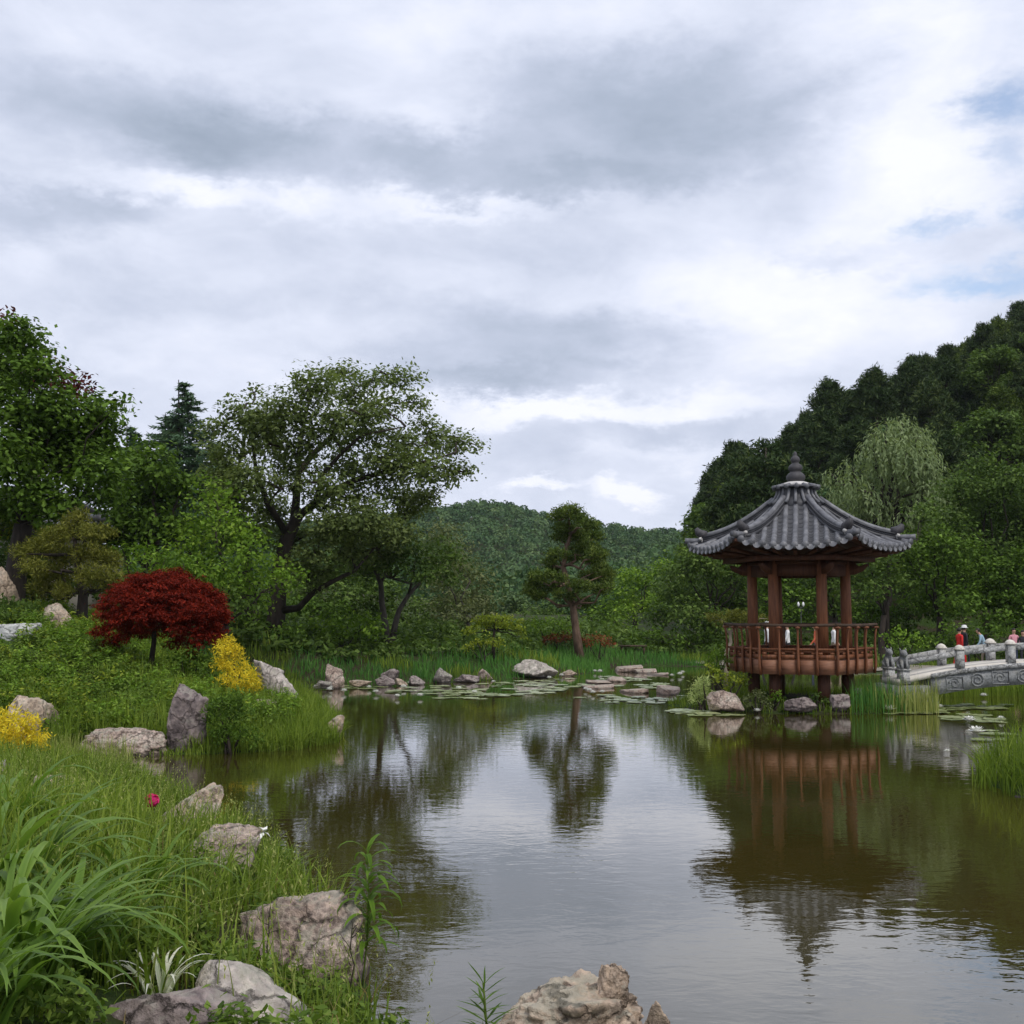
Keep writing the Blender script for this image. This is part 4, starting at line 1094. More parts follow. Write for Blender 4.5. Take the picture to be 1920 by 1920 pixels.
# grey-green trees beyond it, towards the hill
for k, (px, Y, lst, lab) in enumerate([
        (880, 50, [(860, 1060, 36), (890, 1090, 38), (850, 1110, 40), (900, 1130, 38), (870, 1150, 40), (830, 1140, 30), (915, 1160, 22), (820, 1085, 30)], 'grey-green bushy tree between the two-stemmed tree and the far hill'),
        (835, 56, [(830, 1000, 34), (850, 1030, 34), (810, 1030, 34), (870, 1060, 26), (835, 1070, 36)], 'loose grey-green tree top rising behind the two-stemmed tree')]):
    rng = RNG(170 + k)
    broad_tree('grey_green_tree', lab, 'tree', px, Y, pblobs(lst, Y, rng, 1.5, .8), 'leaf_grey', 175 + k, r=.14, bark='bark_grey', dens=8, per=9, cs=.24, L=.22, Wd=.11, fork=.4)

# the tall garden pine in the middle, with cloud-like pads and a leaning pale trunk
rng = RNG(18); Y = 47; b = base_at(1088, Y)
t = thing('garden_pine', 'tall pruned pine with rounded needle pads and leaning reddish trunk', 'tree', b)
tw = MB()
trk = pl([(1079, 1175, 0), (1074, 1135, 0), (1064, 1095, 0), (1056, 1062, 0), (1062, 1030, .1), (1070, 1000, .1), (1066, 970, 0)], Y)
tube(tw, np.vstack([b, trk]), [.22, .165, .15, .13, .11, .09, .07, .04], 10)
BL = [(1066, 960, 28), (1045, 968, 18), (1088, 972, 20), (1105, 985, 22), (1115, 1005, 18), (1060, 990, 22), (1085, 1005, 26), (1052, 1008, 16), (1100, 1028, 24), (1122, 1040, 18), (1045, 1040, 18), (1030, 1055, 15), (1126, 1065, 16), (1135, 1085, 14), (1108, 1080, 22),
      (1020, 1080, 18), (1004, 1095, 17), (992, 1108, 13), (1012, 1115, 15), (1035, 1100, 14), (1085, 1098, 20), (1125, 1105, 16), (1095, 1130, 14), (1050, 1085, 12), (1075, 1045, 16), (1140, 1100, 9), (1050, 1115, 12)]
bl = pblobs([(q[0], q[1], q[2] * (.92 if q[1] < 1020 else 1.08)) for q in BL] + [(1140, 1075, 13), (1002, 1080, 13), (1112, 1050, 16), (1072, 1118, 11), (1040, 1066, 14)], Y, rng, 1.6, .42)
for q in bl:
    c = np.array(q[:3]) - np.array([0, 0, q[5] * .5]); j = int(np.argmin(np.abs(trk[:, 2] - c[2] + .35)))
    limb(tw, trk[j], c, .06, .02, rng, 6, .07, 6, -.05)
tw.build('trunk', M['bark_pine'], t, b, True)
mb = MB(); needles(mb, bl, rng, dens=190, per=10, L=.17, Wd=.042, up=.6, cs=.08, shell=2.6); mb.build('crown', M['needle_pine'], t, b)

# umbrella-shaped small tree on the far bank
rng = RNG(19); Y = 42; b = base_at(926, Y)
t = thing('umbrella_tree', 'small umbrella-shaped yellow-green tree with thin straight trunk', 'tree', b)
mb = MB(); f = P(927, 1182, Y); tube(mb, np.vstack([b, P(925, 1205, Y), f]), [.07, .055, .05], 8)
bl = pblobs([(930, 1160, 26), (905, 1165, 24), (955, 1168, 24), (885, 1180, 18), (975, 1182, 18), (930, 1172, 26), (915, 1156, 16), (945, 1156, 16), (980, 1195, 10), (878, 1188, 9)], Y, rng, .5, .45)
for q in bl: limb(mb, f, q[:3], .03, .012, rng, 5, .06, 5)
mb.build('trunk', M['bark'], t, b, True); mb = MB(); foliage(mb, bl, rng, dens=45, per=10, cs=.09, L=.13, Wd=.06, up=.8, flat=.4, droop=.3); mb.build('crown', M['leaf_gold_green'], t, b)

# flat-topped little pine beside the pavilion with a bent pale trunk
rng = RNG(20); Y = 36; b = base_at(1358, Y)
t = thing('flat_topped_pine', 'low flat-topped olive pine with bent pale trunk beside the pavilion', 'tree', b)
mb = MB(); tube(mb, np.vstack([b, pl([(1362, 1222, 0), (1370, 1205, 0), (1369, 1185, 0), (1385, 1172, .2)], Y)]), [.09, .07, .06, .05, .03], 8)
tube(mb, pl([(1369, 1190, 0), (1355, 1172, .1)], Y), [.045, .025], 6)
bl = pblobs([(1350, 1160, 20), (1375, 1155, 20), (1400, 1158, 20), (1335, 1158, 12), (1425, 1162, 16), (1385, 1165, 20), (1440, 1160, 10)], Y, rng, .5, .5)
for q in bl: limb(mb, P(1375, 1178, Y), q[:3], .025, .01, rng, 5, .06, 5)
mb.build('trunk', M['bark_pale'], t, b, True); mb = MB(); needles(mb, bl, rng, dens=90, per=9, L=.15, Wd=.03, up=.6, cs=.05); mb.build('crown', M['needle_olive'], t, b)

# red weeping maple
rng = RNG(24); Y = 23.8; b = base_at(286, Y)
t = thing('red_maple', 'dark red dome-shaped weeping maple on the planted bank', 'tree', b)
mb = MB(); f = P(287, 1165, Y); tube(mb, np.vstack([b, P(284, 1240, Y), P(289, 1200, Y), f]), [.075, .06, .052, .045], 9)
cen = P(304, 1150, Y); s_ = Y / FPX
prof = [(0, 76), (40, 72), (75, 58), (100, 36), (116, 5), (124, -35)]       # dome outline in photo pixels from the centre
bl = []
for k in range(150):
    a = rng.uniform(0, 2 * PI); q = math.sqrt(rng.random()); rr = 118 * q
    zz = np.interp(rr, [0, 40, 75, 100, 116, 124], [74, 68, 50, 26, -10, -42]) * rng.uniform(.80, 1.06)
    p = cen + np.array([rr * math.cos(a) * s_, rr * math.sin(a) * s_ * .9, zz * s_])
    r = rng.uniform(13, 21) * s_
    bl.append((*p, r, r, r * .62))
    if k % 2 == 0: limb(mb, f + np.array([0, 0, rng.uniform(-.05, .15)]), p, .022, .006, rng, 6, .05, 4, .12)
for k in range(70):
    a = rng.uniform(0, 2 * PI); rr = rng.uniform(70, 124); p = cen + np.array([rr * math.cos(a) * s_, rr * math.sin(a) * s_ * .9, rng.uniform(-60, 0) * s_ * (.4 + .6 * abs(math.cos(a)))])
    bl.append((*p, 12 * s_, 12 * s_, 14 * s_))
for q in pblobs([(290, 1140, 40), (340, 1150, 40), (250, 1150, 34), (310, 1110, 40), (300, 1165, 30), (375, 1160, 30), (225, 1165, 28), (270, 1175, 28), (330, 1180, 30), (240, 1190, 20), (390, 1175, 24), (360, 1130, 34), (235, 1130, 28)], Y, rng, .7, .8): bl.append((*q[:6], .55))
for q in pblobs([(305, 1128, 26), (278, 1125, 24), (333, 1127, 26), (305, 1150, 26), (270, 1150, 24), (345, 1152, 24), (250, 1140, 22), (365, 1145, 22)], Y - .95, rng, .15, .7): bl.append((*q[:6], .8))
for q in pblobs([(330, 1205, 20), (370, 1195, 24), (250, 1180, 18), (355, 1225, 16), (400, 1190, 18)], Y, rng, .4): bl.append(q)
mb.build('trunk', M['bark'], t, b, True)
mb = MB(); foliage(mb, bl, rng, dens=210, per=9, cs=.05, L=.10, Wd=.026, up=.9, flat=.4, droop=.75, vsd=.16, shell=2.0); mb.build('crown', M['maple_red'], t, b)

# brownish-green pine among the stones on the left slope
rng = RNG(26); Y = 28; b = base_at(155, Y)
t = thing('mountain_pine', 'olive-brown pine with crooked dark trunk behind the pale boulder', 'tree', b)
trk = np.vstack([b, pl([(154, 1150, 0), (156, 1110, 0), (148, 1075, 0), (144, 1045, .1), (140, 1010, 0)], Y)])
mb = MB(); tube(mb, trk, [.17, .14, .12, .09, .07, .04], 9)
bl = pblobs([(140, 985, 32), (105, 1005, 32), (180, 1000, 30), (75, 1030, 32), (120, 1040, 34), (165, 1040, 36), (205, 1050, 28), (60, 1065, 26), (100, 1080, 32), (175, 1080, 34), (75, 1105, 24), (120, 1110, 22), (200, 1095, 24), (150, 965, 18), (215, 1080, 14), (40, 1035, 20)], Y, rng, 1.2, .6)
for q in bl:
    j = int(np.argmin(np.abs(trk[:, 2] - q[2] + .25))); limb(mb, trk[j], np.array(q[:3]) - np.array([0, 0, q[5] * .3]), .05, .015, rng, 6, .09, 5)
mb.build('trunk', M['bark'], t, b, True); mb = MB(); needles(mb, bl, rng, dens=210, per=12, L=.115, Wd=.024, up=.45, cs=.06); mb.build('crown', M['needle_olive'], t, b)

# willow behind the pavilion
rng = RNG(27); Y = 62; b = base_at(1660, Y)
t = thing('willow_tree', 'pale grey-green willow with hanging foliage behind the pavilion', 'tree', b)
bl = pblobs([(1690, 800, 32), (1650, 840, 42), (1700, 850, 48), (1735, 870, 40), (1620, 880, 40), (1680, 900, 55), (1590, 900, 34), (1740, 925, 42), (1630, 940, 50), (1580, 940, 34), (1700, 970, 52), (1760, 960, 28), (1640, 1000, 48), (1560, 890, 16), (1590, 985, 36), (1770, 900, 20), (1600, 940, 44), (1570, 970, 34), (1720, 820, 34), (1660, 810, 34), (1780, 940, 30), (1730, 1000, 40)], Y, rng, 2.2, .85)
mb = MB(); f = P(1664, 985, Y); tube(mb, np.vstack([b, (b + f) / 2, f]), [.35, .28, .22], 9); wood_to_blobs(mb, f, bl, rng, .12)
mb.build('trunk', M['bark'], t, b, True)
c, d = clusters(bl, 18, rng, 2.6); k = len(c); ns = 7
st = np.arange(ns)[None, :, None] * np.array([0, 0, -.17]) + d[:, None, :] * (np.arange(ns)[None, :, None] * .05 + .05)
pos = (c[:, None, :] + st).reshape(-1, 3) + rng.normal(size=(k * ns, 3)) * .07
mb = MB(); cards(mb, pos, np.repeat(d, ns, 0) + rng.normal(size=pos.shape) * .5 + np.array([0, 0, .4]), np.array([0, 0, -1.0]) + rng.normal(size=pos.shape) * .35, .34, .10, np.repeat(np.clip(rng.normal(.5, .16, k), 0, 1), ns) + rng.normal(0, .1, k * ns))
mb.build('crown', M['willow_leaf'], t, b)

# broadleaf trees behind the pavilion and the bridge
BACK = [
    (1840, 54, [(1840, 880, 40), (1800, 920, 46), (1870, 920, 46), (1910, 900, 40), (1840, 960, 55), (1900, 980, 55), (1790, 980, 45), (1940, 950, 60), (1860, 1030, 50), (1960, 1020, 60)], 'leaf_mid', 'rounded mid-green tree at the edge of the frame, above the people on the path', 9),
    (1760, 52, [(1740, 1010, 44), (1790, 1030, 48), (1720, 1060, 40), (1770, 1080, 50), (1830, 1060, 44), (1740, 1120, 44), (1800, 1130, 46), (1700, 1040, 26)], 'leaf_deep', 'dark layered tree overhanging the path beyond the bridge', 10),
    (1900, 50, [(1880, 1080, 46), (1930, 1060, 50), (1850, 1120, 44), (1910, 1130, 50), (1960, 1120, 50), (1880, 1165, 36)], 'leaf_deep', 'dark dense tree behind the people, cut by the edge of the frame', 10),
    (1652, 50, [(1650, 1040, 34), (1690, 1020, 30), (1620, 1070, 34), (1670, 1080, 34), (1700, 1090, 30), (1640, 1110, 26), (1610, 1020, 28), (1740, 960, 30)], 'leaf_mid', 'tree with two slim trunks rising between pavilion and bridge', 9),
    (1570, 56, [(1560, 1060, 40), (1600, 1080, 40), (1530, 1100, 36), (1580, 1130, 40), (1540, 1050, 30), (1500, 1080, 36)], 'leaf_mid', 'bushy tree seen between the pavilion columns', 8),
    (1470, 54, [(1460, 1100, 38), (1500, 1130, 34), (1440, 1140, 34), (1480, 1160, 32), (1430, 1090, 28), (1520, 1165, 28)], 'leaf_deep', 'dark bushy tree behind the near pavilion columns', 8),
    (1340, 55, [(1310, 1040, 42), (1350, 1060, 46), (1280, 1070, 42), (1390, 1080, 42), (1320, 1110, 50), (1260, 1110, 38), (1380, 1130, 44), (1290, 1150, 40), (1340, 1170, 40), (1240, 1150, 30), (1390, 1040, 30), (1330, 1020, 26)], 'leaf_mid', 'broad dark spreading tree left of the pavilion', 10),
    (1190, 66, [(1180, 1080, 28), (1210, 1090, 30), (1165, 1110, 28), (1195, 1130, 32), (1225, 1130, 26), (1170, 1150, 28), (1240, 1065, 24), (1150, 1135, 22)], 'leaf_bright', 'bright green round-headed tree between the garden pine and the dark spreading tree', 8),
    (1125, 62, [(1115, 1155, 24), (1140, 1165, 24), (1160, 1180, 22), (1100, 1175, 22), (1180, 1190, 20)], 'leaf_deep', 'low dark green tree behind the garden pine', 8),
    (1010, 76, [(1000, 1150, 22), (1030, 1145, 22), (975, 1160, 20), (1050, 1160, 20), (1015, 1165, 24)], 'leaf_mid', 'small rounded tree far behind the umbrella-shaped tree', 8),
    (650, 52, [(640, 1060, 44), (600, 1080, 40), (690, 1085, 40), (570, 1110, 36), (640, 1120, 46), (720, 1110, 36), (700, 1140, 30)], 'leaf_mid', 'shady tree filling the gap under the airy tree', 10),
    (345, 46, [(330, 1060, 40), (370, 1080, 40), (310, 1090, 36), (400, 1110, 40), (350, 1130, 44), (450, 1130, 40), (500, 1140, 40)], 'leaf_deep', 'dark shady tree behind the red maple', 9),
]
for k, (px, Y, lst, mt, lab, dn) in enumerate(BACK):
    rng = RNG(300 + k)
    broad_tree('broadleaf_tree', lab, 'tree', px, Y, pblobs(lst, Y, rng, 1.8, .75), mt, 330 + k, bark='bark', r=.17, dens=dn, per=10, cs=.27, L=.25, Wd=.14, up=.8, fork=.45, fork_z=None)
mb = MB(); bb = base_at(1660, 50); tube(mb, [bb, P(1662, 1120, 50), P(1668, 1040, 50)], [.15, .12, .08], 8)
o = [q for q in bpy.data.objects if 'two slim trunks rising' in str(q.get('label', ''))][0]; oo = np.array(o.location); mb.build('trunk', M['bark'], o, oo, True)

# a band of woodland filling the valley below the far hill
VAL = [(905, 95, 26, 'dim green'), (950, 100, 24, 'rounded'), (1060, 98, 26, 'low'), (1110, 92, 28, 'dusky'), (1250, 96, 40, 'tall'), (1150, 105, 30, 'pale'), (1300, 90, 44, 'full'), (870, 88, 36, 'dark')]
for k, (px, Y, r, w) in enumerate(VAL):
    rng = RNG(400 + k); yy = 1148 - r * .55
    broad_tree('valley_tree', w + ' tree in the row across the valley, ' + ['nearest the grey-green trees', 'above the umbrella-shaped tree', 'just left of the garden pine trunk', 'just right of the garden pine trunk', 'beneath the ridge by the pavilion roof', 'above the bright rounded tree', 'closest to the pavilion roof', 'behind the two-stemmed tree'][k], 'tree', px, Y,
               auto_blobs(px, yy, r * 1.5, r, Y, 8, rng, .5), 'leaf_far_pale' if k % 3 == 1 else 'leaf_far', 420 + k, 'trees across the valley', r=.15, dens=7, per=8, cs=.35, L=.42, Wd=.26)

# ================================================================== shrubs
def pb(lst, Y, seed, dep=.5, flat=.75): return pblobs(lst, Y, RNG(seed), dep, flat)
shrub('golden_shrub', 'golden-yellow feathery conifer shrub spilling beside the red maple', 'shrub', pb([(425, 1205, 16), (440, 1225, 20), (420, 1245, 20), (450, 1255, 22), (470, 1270, 18), (478, 1285, 14), (430, 1275, 18), (462, 1295, 14), (412, 1222, 12), (445, 1292, 14)], 22.5, 50, .35), 'gold', 501, needle=True, dens=300, per=9, L=.085, Wd=.021, up=.1, cs=.05)
shrub('golden_shrub', 'golden-yellow shrub at the edge of the frame in front of the tan boulder', 'shrub', pb([(15, 1345, 26), (50, 1360, 26), (20, 1385, 32), (60, 1390, 26), (80, 1385, 12), (5, 1420, 28), (45, 1425, 24), (-25, 1370, 34)], 17.2, 51, .3), 'gold', 502, needle=True, dens=360, per=9, L=.075, Wd=.019, up=.1, cs=.045)
shrub('juniper_bush', 'spreading dark green juniper on the slope between two boulders', 'shrub', pb([(10, 1140, 28), (45, 1150, 28), (70, 1170, 20), (25, 1165, 28), (-20, 1140, 30), (85, 1185, 14)], 25.5, 52), 'leaf_mid', 503, needle=True, dens=110, per=9, L=.14, Wd=.04, up=.5, cs=.06)
shrub('low_shrub', 'light green layered shrub behind the mountain pine and red maple', 'shrub', pb([(230, 1030, 30), (270, 1035, 32), (310, 1045, 32), (345, 1055, 30), (250, 1065, 32), (300, 1075, 30), (225, 1075, 26), (370, 1070, 22)], 30, 53, 1.0, .6), 'leaf_bright', 504, dens=30, per=9, cs=.14, L=.17, Wd=.06, up=.9)
shrub('low_shrub', 'yellow-green shrub under the airy tree, right of its trunk', 'shrub', pb([(620, 1165, 30), (655, 1160, 30), (690, 1170, 26), (600, 1185, 26), (640, 1190, 32), (680, 1195, 26), (570, 1180, 24), (705, 1185, 18)], 41, 54, .8), 'leaf_bright', 505, dens=16, per=9, cs=.16, L=.2, Wd=.1)
shrub('low_shrub', 'dark shrub in the shade at the foot of the airy tree', 'shrub', pb([(430, 1160, 34), (470, 1175, 34), (400, 1180, 30), (540, 1180, 30), (450, 1205, 30), (560, 1205, 26), (500, 1195, 28)], 39, 55, .8), 'leaf_deep', 506, dens=14, per=9, cs=.17, L=.2, Wd=.1)
shrub('low_shrub', 'dark green shrub beneath the two-stemmed tree', 'shrub', pb([(700, 1195, 20), (760, 1190, 28), (790, 1180, 28), (820, 1190, 26), (840, 1170, 24), (780, 1205, 22), (850, 1195, 22)], 44, 56, .8), 'leaf_mid', 507, dens=15, per=9, cs=.16, L=.2, Wd=.1)
shrub('low_shrub', 'yellow-green shrub beneath the umbrella-shaped tree', 'shrub', pb([(895, 1205, 15), (915, 1200, 15), (935, 1205, 14), (880, 1212, 12)], 41, 57, .4), 'leaf_gold_green', 508, dens=40, per=9, cs=.09, L=.12, Wd=.06)
shrub('low_shrub', 'light green clipped shrub between umbrella tree and garden pine', 'shrub', pb([(1010, 1172, 22), (1040, 1168, 22), (1060, 1178, 18), (990, 1185, 16), (1025, 1185, 20)], 50, 58, .6, .6), 'leaf_bright', 509, dens=20, per=9, cs=.14, L=.16, Wd=.08)
shrub('rust_maple', 'low rust-red maple bush behind the garden pine trunk', 'shrub', pb([(1040, 1195, 18), (1060, 1192, 16), (1025, 1200, 10)], 49.5, 59, .5, .6), 'maple_rust', 510, dens=40, per=9, cs=.10, L=.14, Wd=.06)
shrub('rust_maple', 'low rust-red maple bush right of the garden pine trunk', 'shrub', pb([(1100, 1200, 18), (1125, 1200, 16), (1140, 1205, 12)], 49, 60, .5, .6), 'maple_rust', 511, dens=40, per=9, cs=.10, L=.14, Wd=.06)
shrub('low_shrub', 'dark shrub under the red maple, right of its stem', 'shrub', pb([(340, 1235, 22), (370, 1235, 26), (395, 1245, 22), (355, 1260, 22), (385, 1270, 22), (330, 1265, 16)], 23.2, 61, .35), 'leaf_deep', 512, dens=70, per=9, cs=.08, L=.10, Wd=.06)
shrub('low_shrub', 'yellow-green shrub below the trees right of the pavilion rail', 'shrub', pb([(1665, 1200, 16), (1690, 1205, 18), (1715, 1195, 16), (1680, 1185, 16), (1730, 1210, 14)], 46, 62, .5), 'leaf_bright', 513, dens=18, per=9, cs=.14, L=.18, Wd=.09)
shrub('low_shrub', 'dark hedge-like shrub along the far path behind the people', 'shrub', pb([(1780, 1180, 24), (1820, 1185, 24), (1860, 1180, 24), (1900, 1185, 24), (1750, 1195, 18), (1940, 1185, 26)], 47.5, 63, .4), 'leaf_deep', 514, dens=15, per=9, cs=.17, L=.2, Wd=.1)
shrub('low_shrub', 'dark shrub along the far shore left of the pavilion', 'shrub', pb([(1200, 1195, 22), (1240, 1190, 24), (1280, 1195, 24), (1320, 1195, 22), (1360, 1195, 20), (1400, 1195, 22), (1440, 1195, 22)], 53, 64, .4), 'leaf_deep', 515, dens=14, per=9, cs=.18, L=.22, Wd=.1)
shrub('low_shrub', 'fine-leaved dark green shrub overhanging the water beside the standing stone', 'shrub', pb([(410, 1320, 20), (430, 1345, 24), (415, 1375, 22), (450, 1370, 20), (400, 1350, 16), (455, 1335, 18), (475, 1385, 16), (440, 1310, 20), (395, 1330, 14)], 18.35, 65, .12), 'leaf_deep', 516, needle=True, dens=300, per=9, L=.08, Wd=.022, cs=.04)
shrub('low_shrub', 'dense green shrub behind the mountain pine, below the house eaves', 'shrub', pb([(25, 1100, 44), (-5, 1080, 44), (55, 1060, 44), (20, 1000, 40), (60, 1010, 40), (100, 1060, 40), (20, 1050, 44), (60, 1080, 40), (130, 1090, 36), (-30, 1030, 50), (180, 1100, 36), (220, 1110, 34), (90, 1120, 36), (30, 1095, 36)], 31.5, 72, .8), 'leaf_mid', 523, dens=36, per=9, cs=.14, L=.16, Wd=.09)
shrub('low_shrub', 'yellow-green shrub under the house eaves beside the large dark tree', 'shrub', pb([(20, 960, 22), (50, 985, 30), (10, 985, 30), (80, 1000, 24), (-30, 970, 40)], 31, 73, .5), 'leaf_gold_green', 524, dens=36, per=9, cs=.14, L=.16, Wd=.08)
shrub('low_shrub', 'deep green shrub between the red maple and the two shady trees', 'shrub', pb([(250, 1100, 40), (300, 1110, 40), (350, 1130, 40), (400, 1140, 40), (440, 1120, 36), (220, 1140, 34), (280, 1160, 34)], 33, 74, .6), 'leaf_mid', 525, dens=30, per=9, cs=.15, L=.17, Wd=.09)
shrub('low_shrub', 'dark shrub row under the two slim trunks, right of the pavilion', 'shrub', pb([(1600, 1150, 26), (1640, 1140, 28), (1680, 1140, 28), (1720, 1145, 26), (1660, 1170, 26), (1700, 1175, 24), (1620, 1175, 24), (1760, 1150, 26)], 54.5, 75, .6), 'leaf_deep', 526, dens=22, per=9, cs=.18, L=.22, Wd=.11)
shrub('low_shrub', 'grey-green shrub row seen between the stems of the two-stemmed tree', 'shrub', pb([(740, 1140, 26), (780, 1135, 26), (820, 1140, 26), (760, 1160, 26), (800, 1165, 26), (850, 1130, 24), (710, 1150, 22)], 55, 76, .6), 'leaf_mid', 527, dens=22, per=9, cs=.18, L=.22, Wd=.11)
shrub('low_shrub', 'deep green shrub row behind the foot of the airy tree', 'shrub', pb([(560, 1140, 30), (600, 1140, 30), (640, 1145, 28), (530, 1150, 28), (500, 1130, 30), (460, 1140, 28)], 50, 77, .6), 'leaf_deep', 528, dens=20, per=9, cs=.18, L=.22, Wd=.11)
# island shrubs
shrub('low_shrub', 'silvery arching shrub on the tip of the pavilion island', 'shrub', pb([(1310, 1290, 14), (1305, 1308, 14), (1320, 1278, 14), (1325, 1300, 14)], 26.4, 66, .2), 'pale_leaf', 517, needle=True, dens=190, per=9, L=.12, Wd=.02, cs=.04, up=.2)
shrub('low_shrub', 'yellow-green leafy shrub on the island left of the pavilion stilts', 'shrub', pb([(1350, 1270, 18), (1375, 1270, 16), (1395, 1275, 14), (1335, 1255, 14), (1365, 1285, 16)], 26.6, 67, .25), 'leaf_gold_green', 518, dens=90, per=9, cs=.06, L=.09, Wd=.05)
shrub('low_shrub', 'grey-green rounded shrub at the water in front of the pavilion', 'shrub', pb([(1405, 1312, 16), (1425, 1308, 16), (1415, 1298, 14), (1435, 1318, 12)], 25.75, 68, .15), 'leaf_grey', 519, dens=120, per=9, cs=.05, L=.07, Wd=.035)
shrub('low_shrub', 'small light green shrub under the pavilion deck near the stilts', 'shrub', pb([(1458, 1300, 10), (1462, 1310, 10), (1450, 1308, 8)], 25.9, 69, .1), 'leaf_bright', 520, dens=120, per=9, cs=.05, L=.07, Wd=.04)
shrub('low_shrub', 'low leafy plant between the two flat rocks below the pavilion', 'shrub', pb([(1530, 1305, 12), (1545, 1312, 10), (1520, 1312, 8)], 25.8, 70, .1), 'leaf_mid', 521, dens=120, per=9, cs=.05, L=.07, Wd=.04)
shrub('low_shrub', 'tall grassy green shrub against the island, beside the pavilion deck', 'shrub', pb([(1330, 1235, 10), (1345, 1230, 12), (1360, 1240, 12), (1340, 1248, 12)], 27.2, 71, .2), 'leaf_bright', 522, needle=True, dens=160, per=8, L=.14, Wd=.025, up=.9, cs=.05)
M['straw'] = mat_leaf('straw', (.06, .04, .015), (.17, .13, .055), (.30, .25, .13), .2, gain=1.0)
# ================================================================== rocks
def ico(sub):
    bm = bmesh.new(); bmesh.ops.create_icosphere(bm, subdivisions=sub, radius=1.0)
    v = np.array([x.co[:] for x in bm.verts]); f = np.array([[q.index for q in t.verts] for t in bm.faces]); bm.free()
    return v, f
ICO = {k: ico(k) for k in (4, 5, 6)}

def rock_shape(seed, sub, planes=15, soft=30.0, rough=.10, boxy=.0):
    rng = RNG(seed); v, f = ICO[sub]
    n = unit(rng.normal(size=(planes, 3))); off = rng.uniform(.62, 1.0, planes)
    if boxy: 
        ax = np.array([[1, 0, 0], [-1, 0, 0], [0, 1, 0], [0, -1, 0], [0, 0, 1], [0, 0, -1.0]]); n = np.concatenate([n, unit(ax + rng.normal(size=ax.shape) * .16)]); off = np.concatenate([off, np.full(6, boxy)])
    q = np.maximum(v @ n.T, 1e-3); r = off / q
    r = -np.log(np.exp(-soft * np.minimum(r, 3)).sum(1)) / soft
    s = rng.uniform(0, 50)
    r = r * (1 + rough * 1.5 * (fbm(v * 2.4 + s, 5, seed) - .5) * 2 + rough * .8 * (fbm(v * 8 + s, 4, seed + 3) - .5) * 2)
    p = v * r[:, None]
    lo, hi = p.min(0), p.max(0)
    return (p - (lo + hi) / 2) / ((hi - lo) / 2), f

ROCKS = []
def rock(label, bx, Y, mat, seed, sub=5, depth=.8, sink=.25, rz=None, boxy=0., rough=.10, name='rock', cat='rock', group=None, skew=0.0, planes=15, soft=30.0):
    x0, y0, x1, y1 = bx
    s = Y / FPX; w = (x1 - x0) * s / 2
    top = P((x0 + x1) / 2, y0, Y); bot = P((x0 + x1) / 2, y1, Y)
    h = (top[2] - bot[2]) * (1 + sink) / 2
    p, f = rock_shape(seed, sub, planes, soft, rough, boxy)
    p = p * np.array([w, w * depth if depth < 3 else depth, h])
    if skew: p[:, 0] += skew * p[:, 2]; p[:, 0] = (p[:, 0] - (p[:, 0].min() + p[:, 0].max()) / 2) * w / ((p[:, 0].max() - p[:, 0].min()) / 2)
    ROCKS.append((top[0], Y + w * depth * .3, w, w * depth))
    c = np.array([top[0], Y + w * depth * .3, top[2] - h])
    mb = MB().add(p + c, None, f)
    o = mb.build(name, M[mat], None, tuple(c), True)
    return tag(o, label, cat, group)

G1 = 'granite boulders along the near bank'
rock('speckled pink granite boulder at the water edge, lower of the two below the white iris', (452, 1672, 682, 1868), 7.0, 'rock_pink', 2, 6, .8, .35, boxy=.78, rough=.10)
rock('reddish slanted boulder in the grass, with the white iris beside it', (338, 1553, 492, 1690), 9.0, 'rock_pink', 5, 6, .75, .35, skew=.35, boxy=.8)
rock('rounded lichen-covered grey boulder beside the magenta flower', (296, 1474, 412, 1565), 11.8, 'rock_tan', 9, 6, .8, .4)
rock('large cracked pale boulder at the bottom edge behind the strap leaves', (345, 1820, 558, 1975), 5.3, 'rock_pale', 14, 6, .9, .3, boxy=.8, rough=.08)
rock('low lichen-spotted boulder at the bottom edge under the strap leaves', (130, 1850, 428, 2000), 4.85, 'rock_mauve', 17, 6, .7, .3, boxy=.85, rough=.12)
rock('rough tan boulder with layered ledges at the bottom of the frame', (932, 1850, 1215, 2000), 5.15, 'rock_tan', 23, 6, .75, .3, rough=.20, boxy=.84, planes=22)
rock('upright horn-like lump of stone on top of the rough tan boulder', (1112, 1806, 1180, 1915), 5.2, 'rock_tan', 28, 6, .8, .1, rough=.18, boxy=.74, skew=.15)
rock('small pointed stone by the rough tan boulder at the bottom of the frame', (1205, 1868, 1282, 1960), 5.2, 'rock_tan', 31, 6, .9, .2, rough=.14, planes=9)
rock('flat pale stone peeping from the grass near the inlet', (66, 1452, 136, 1490), 13.6, 'rock_tan', 33, 5, .8, .5)
rock('grey stone cut by the frame edge above the strap leaves', (-30, 1425, 14, 1475), 14.0, 'rock_grey', 35, 5, .8, .5)
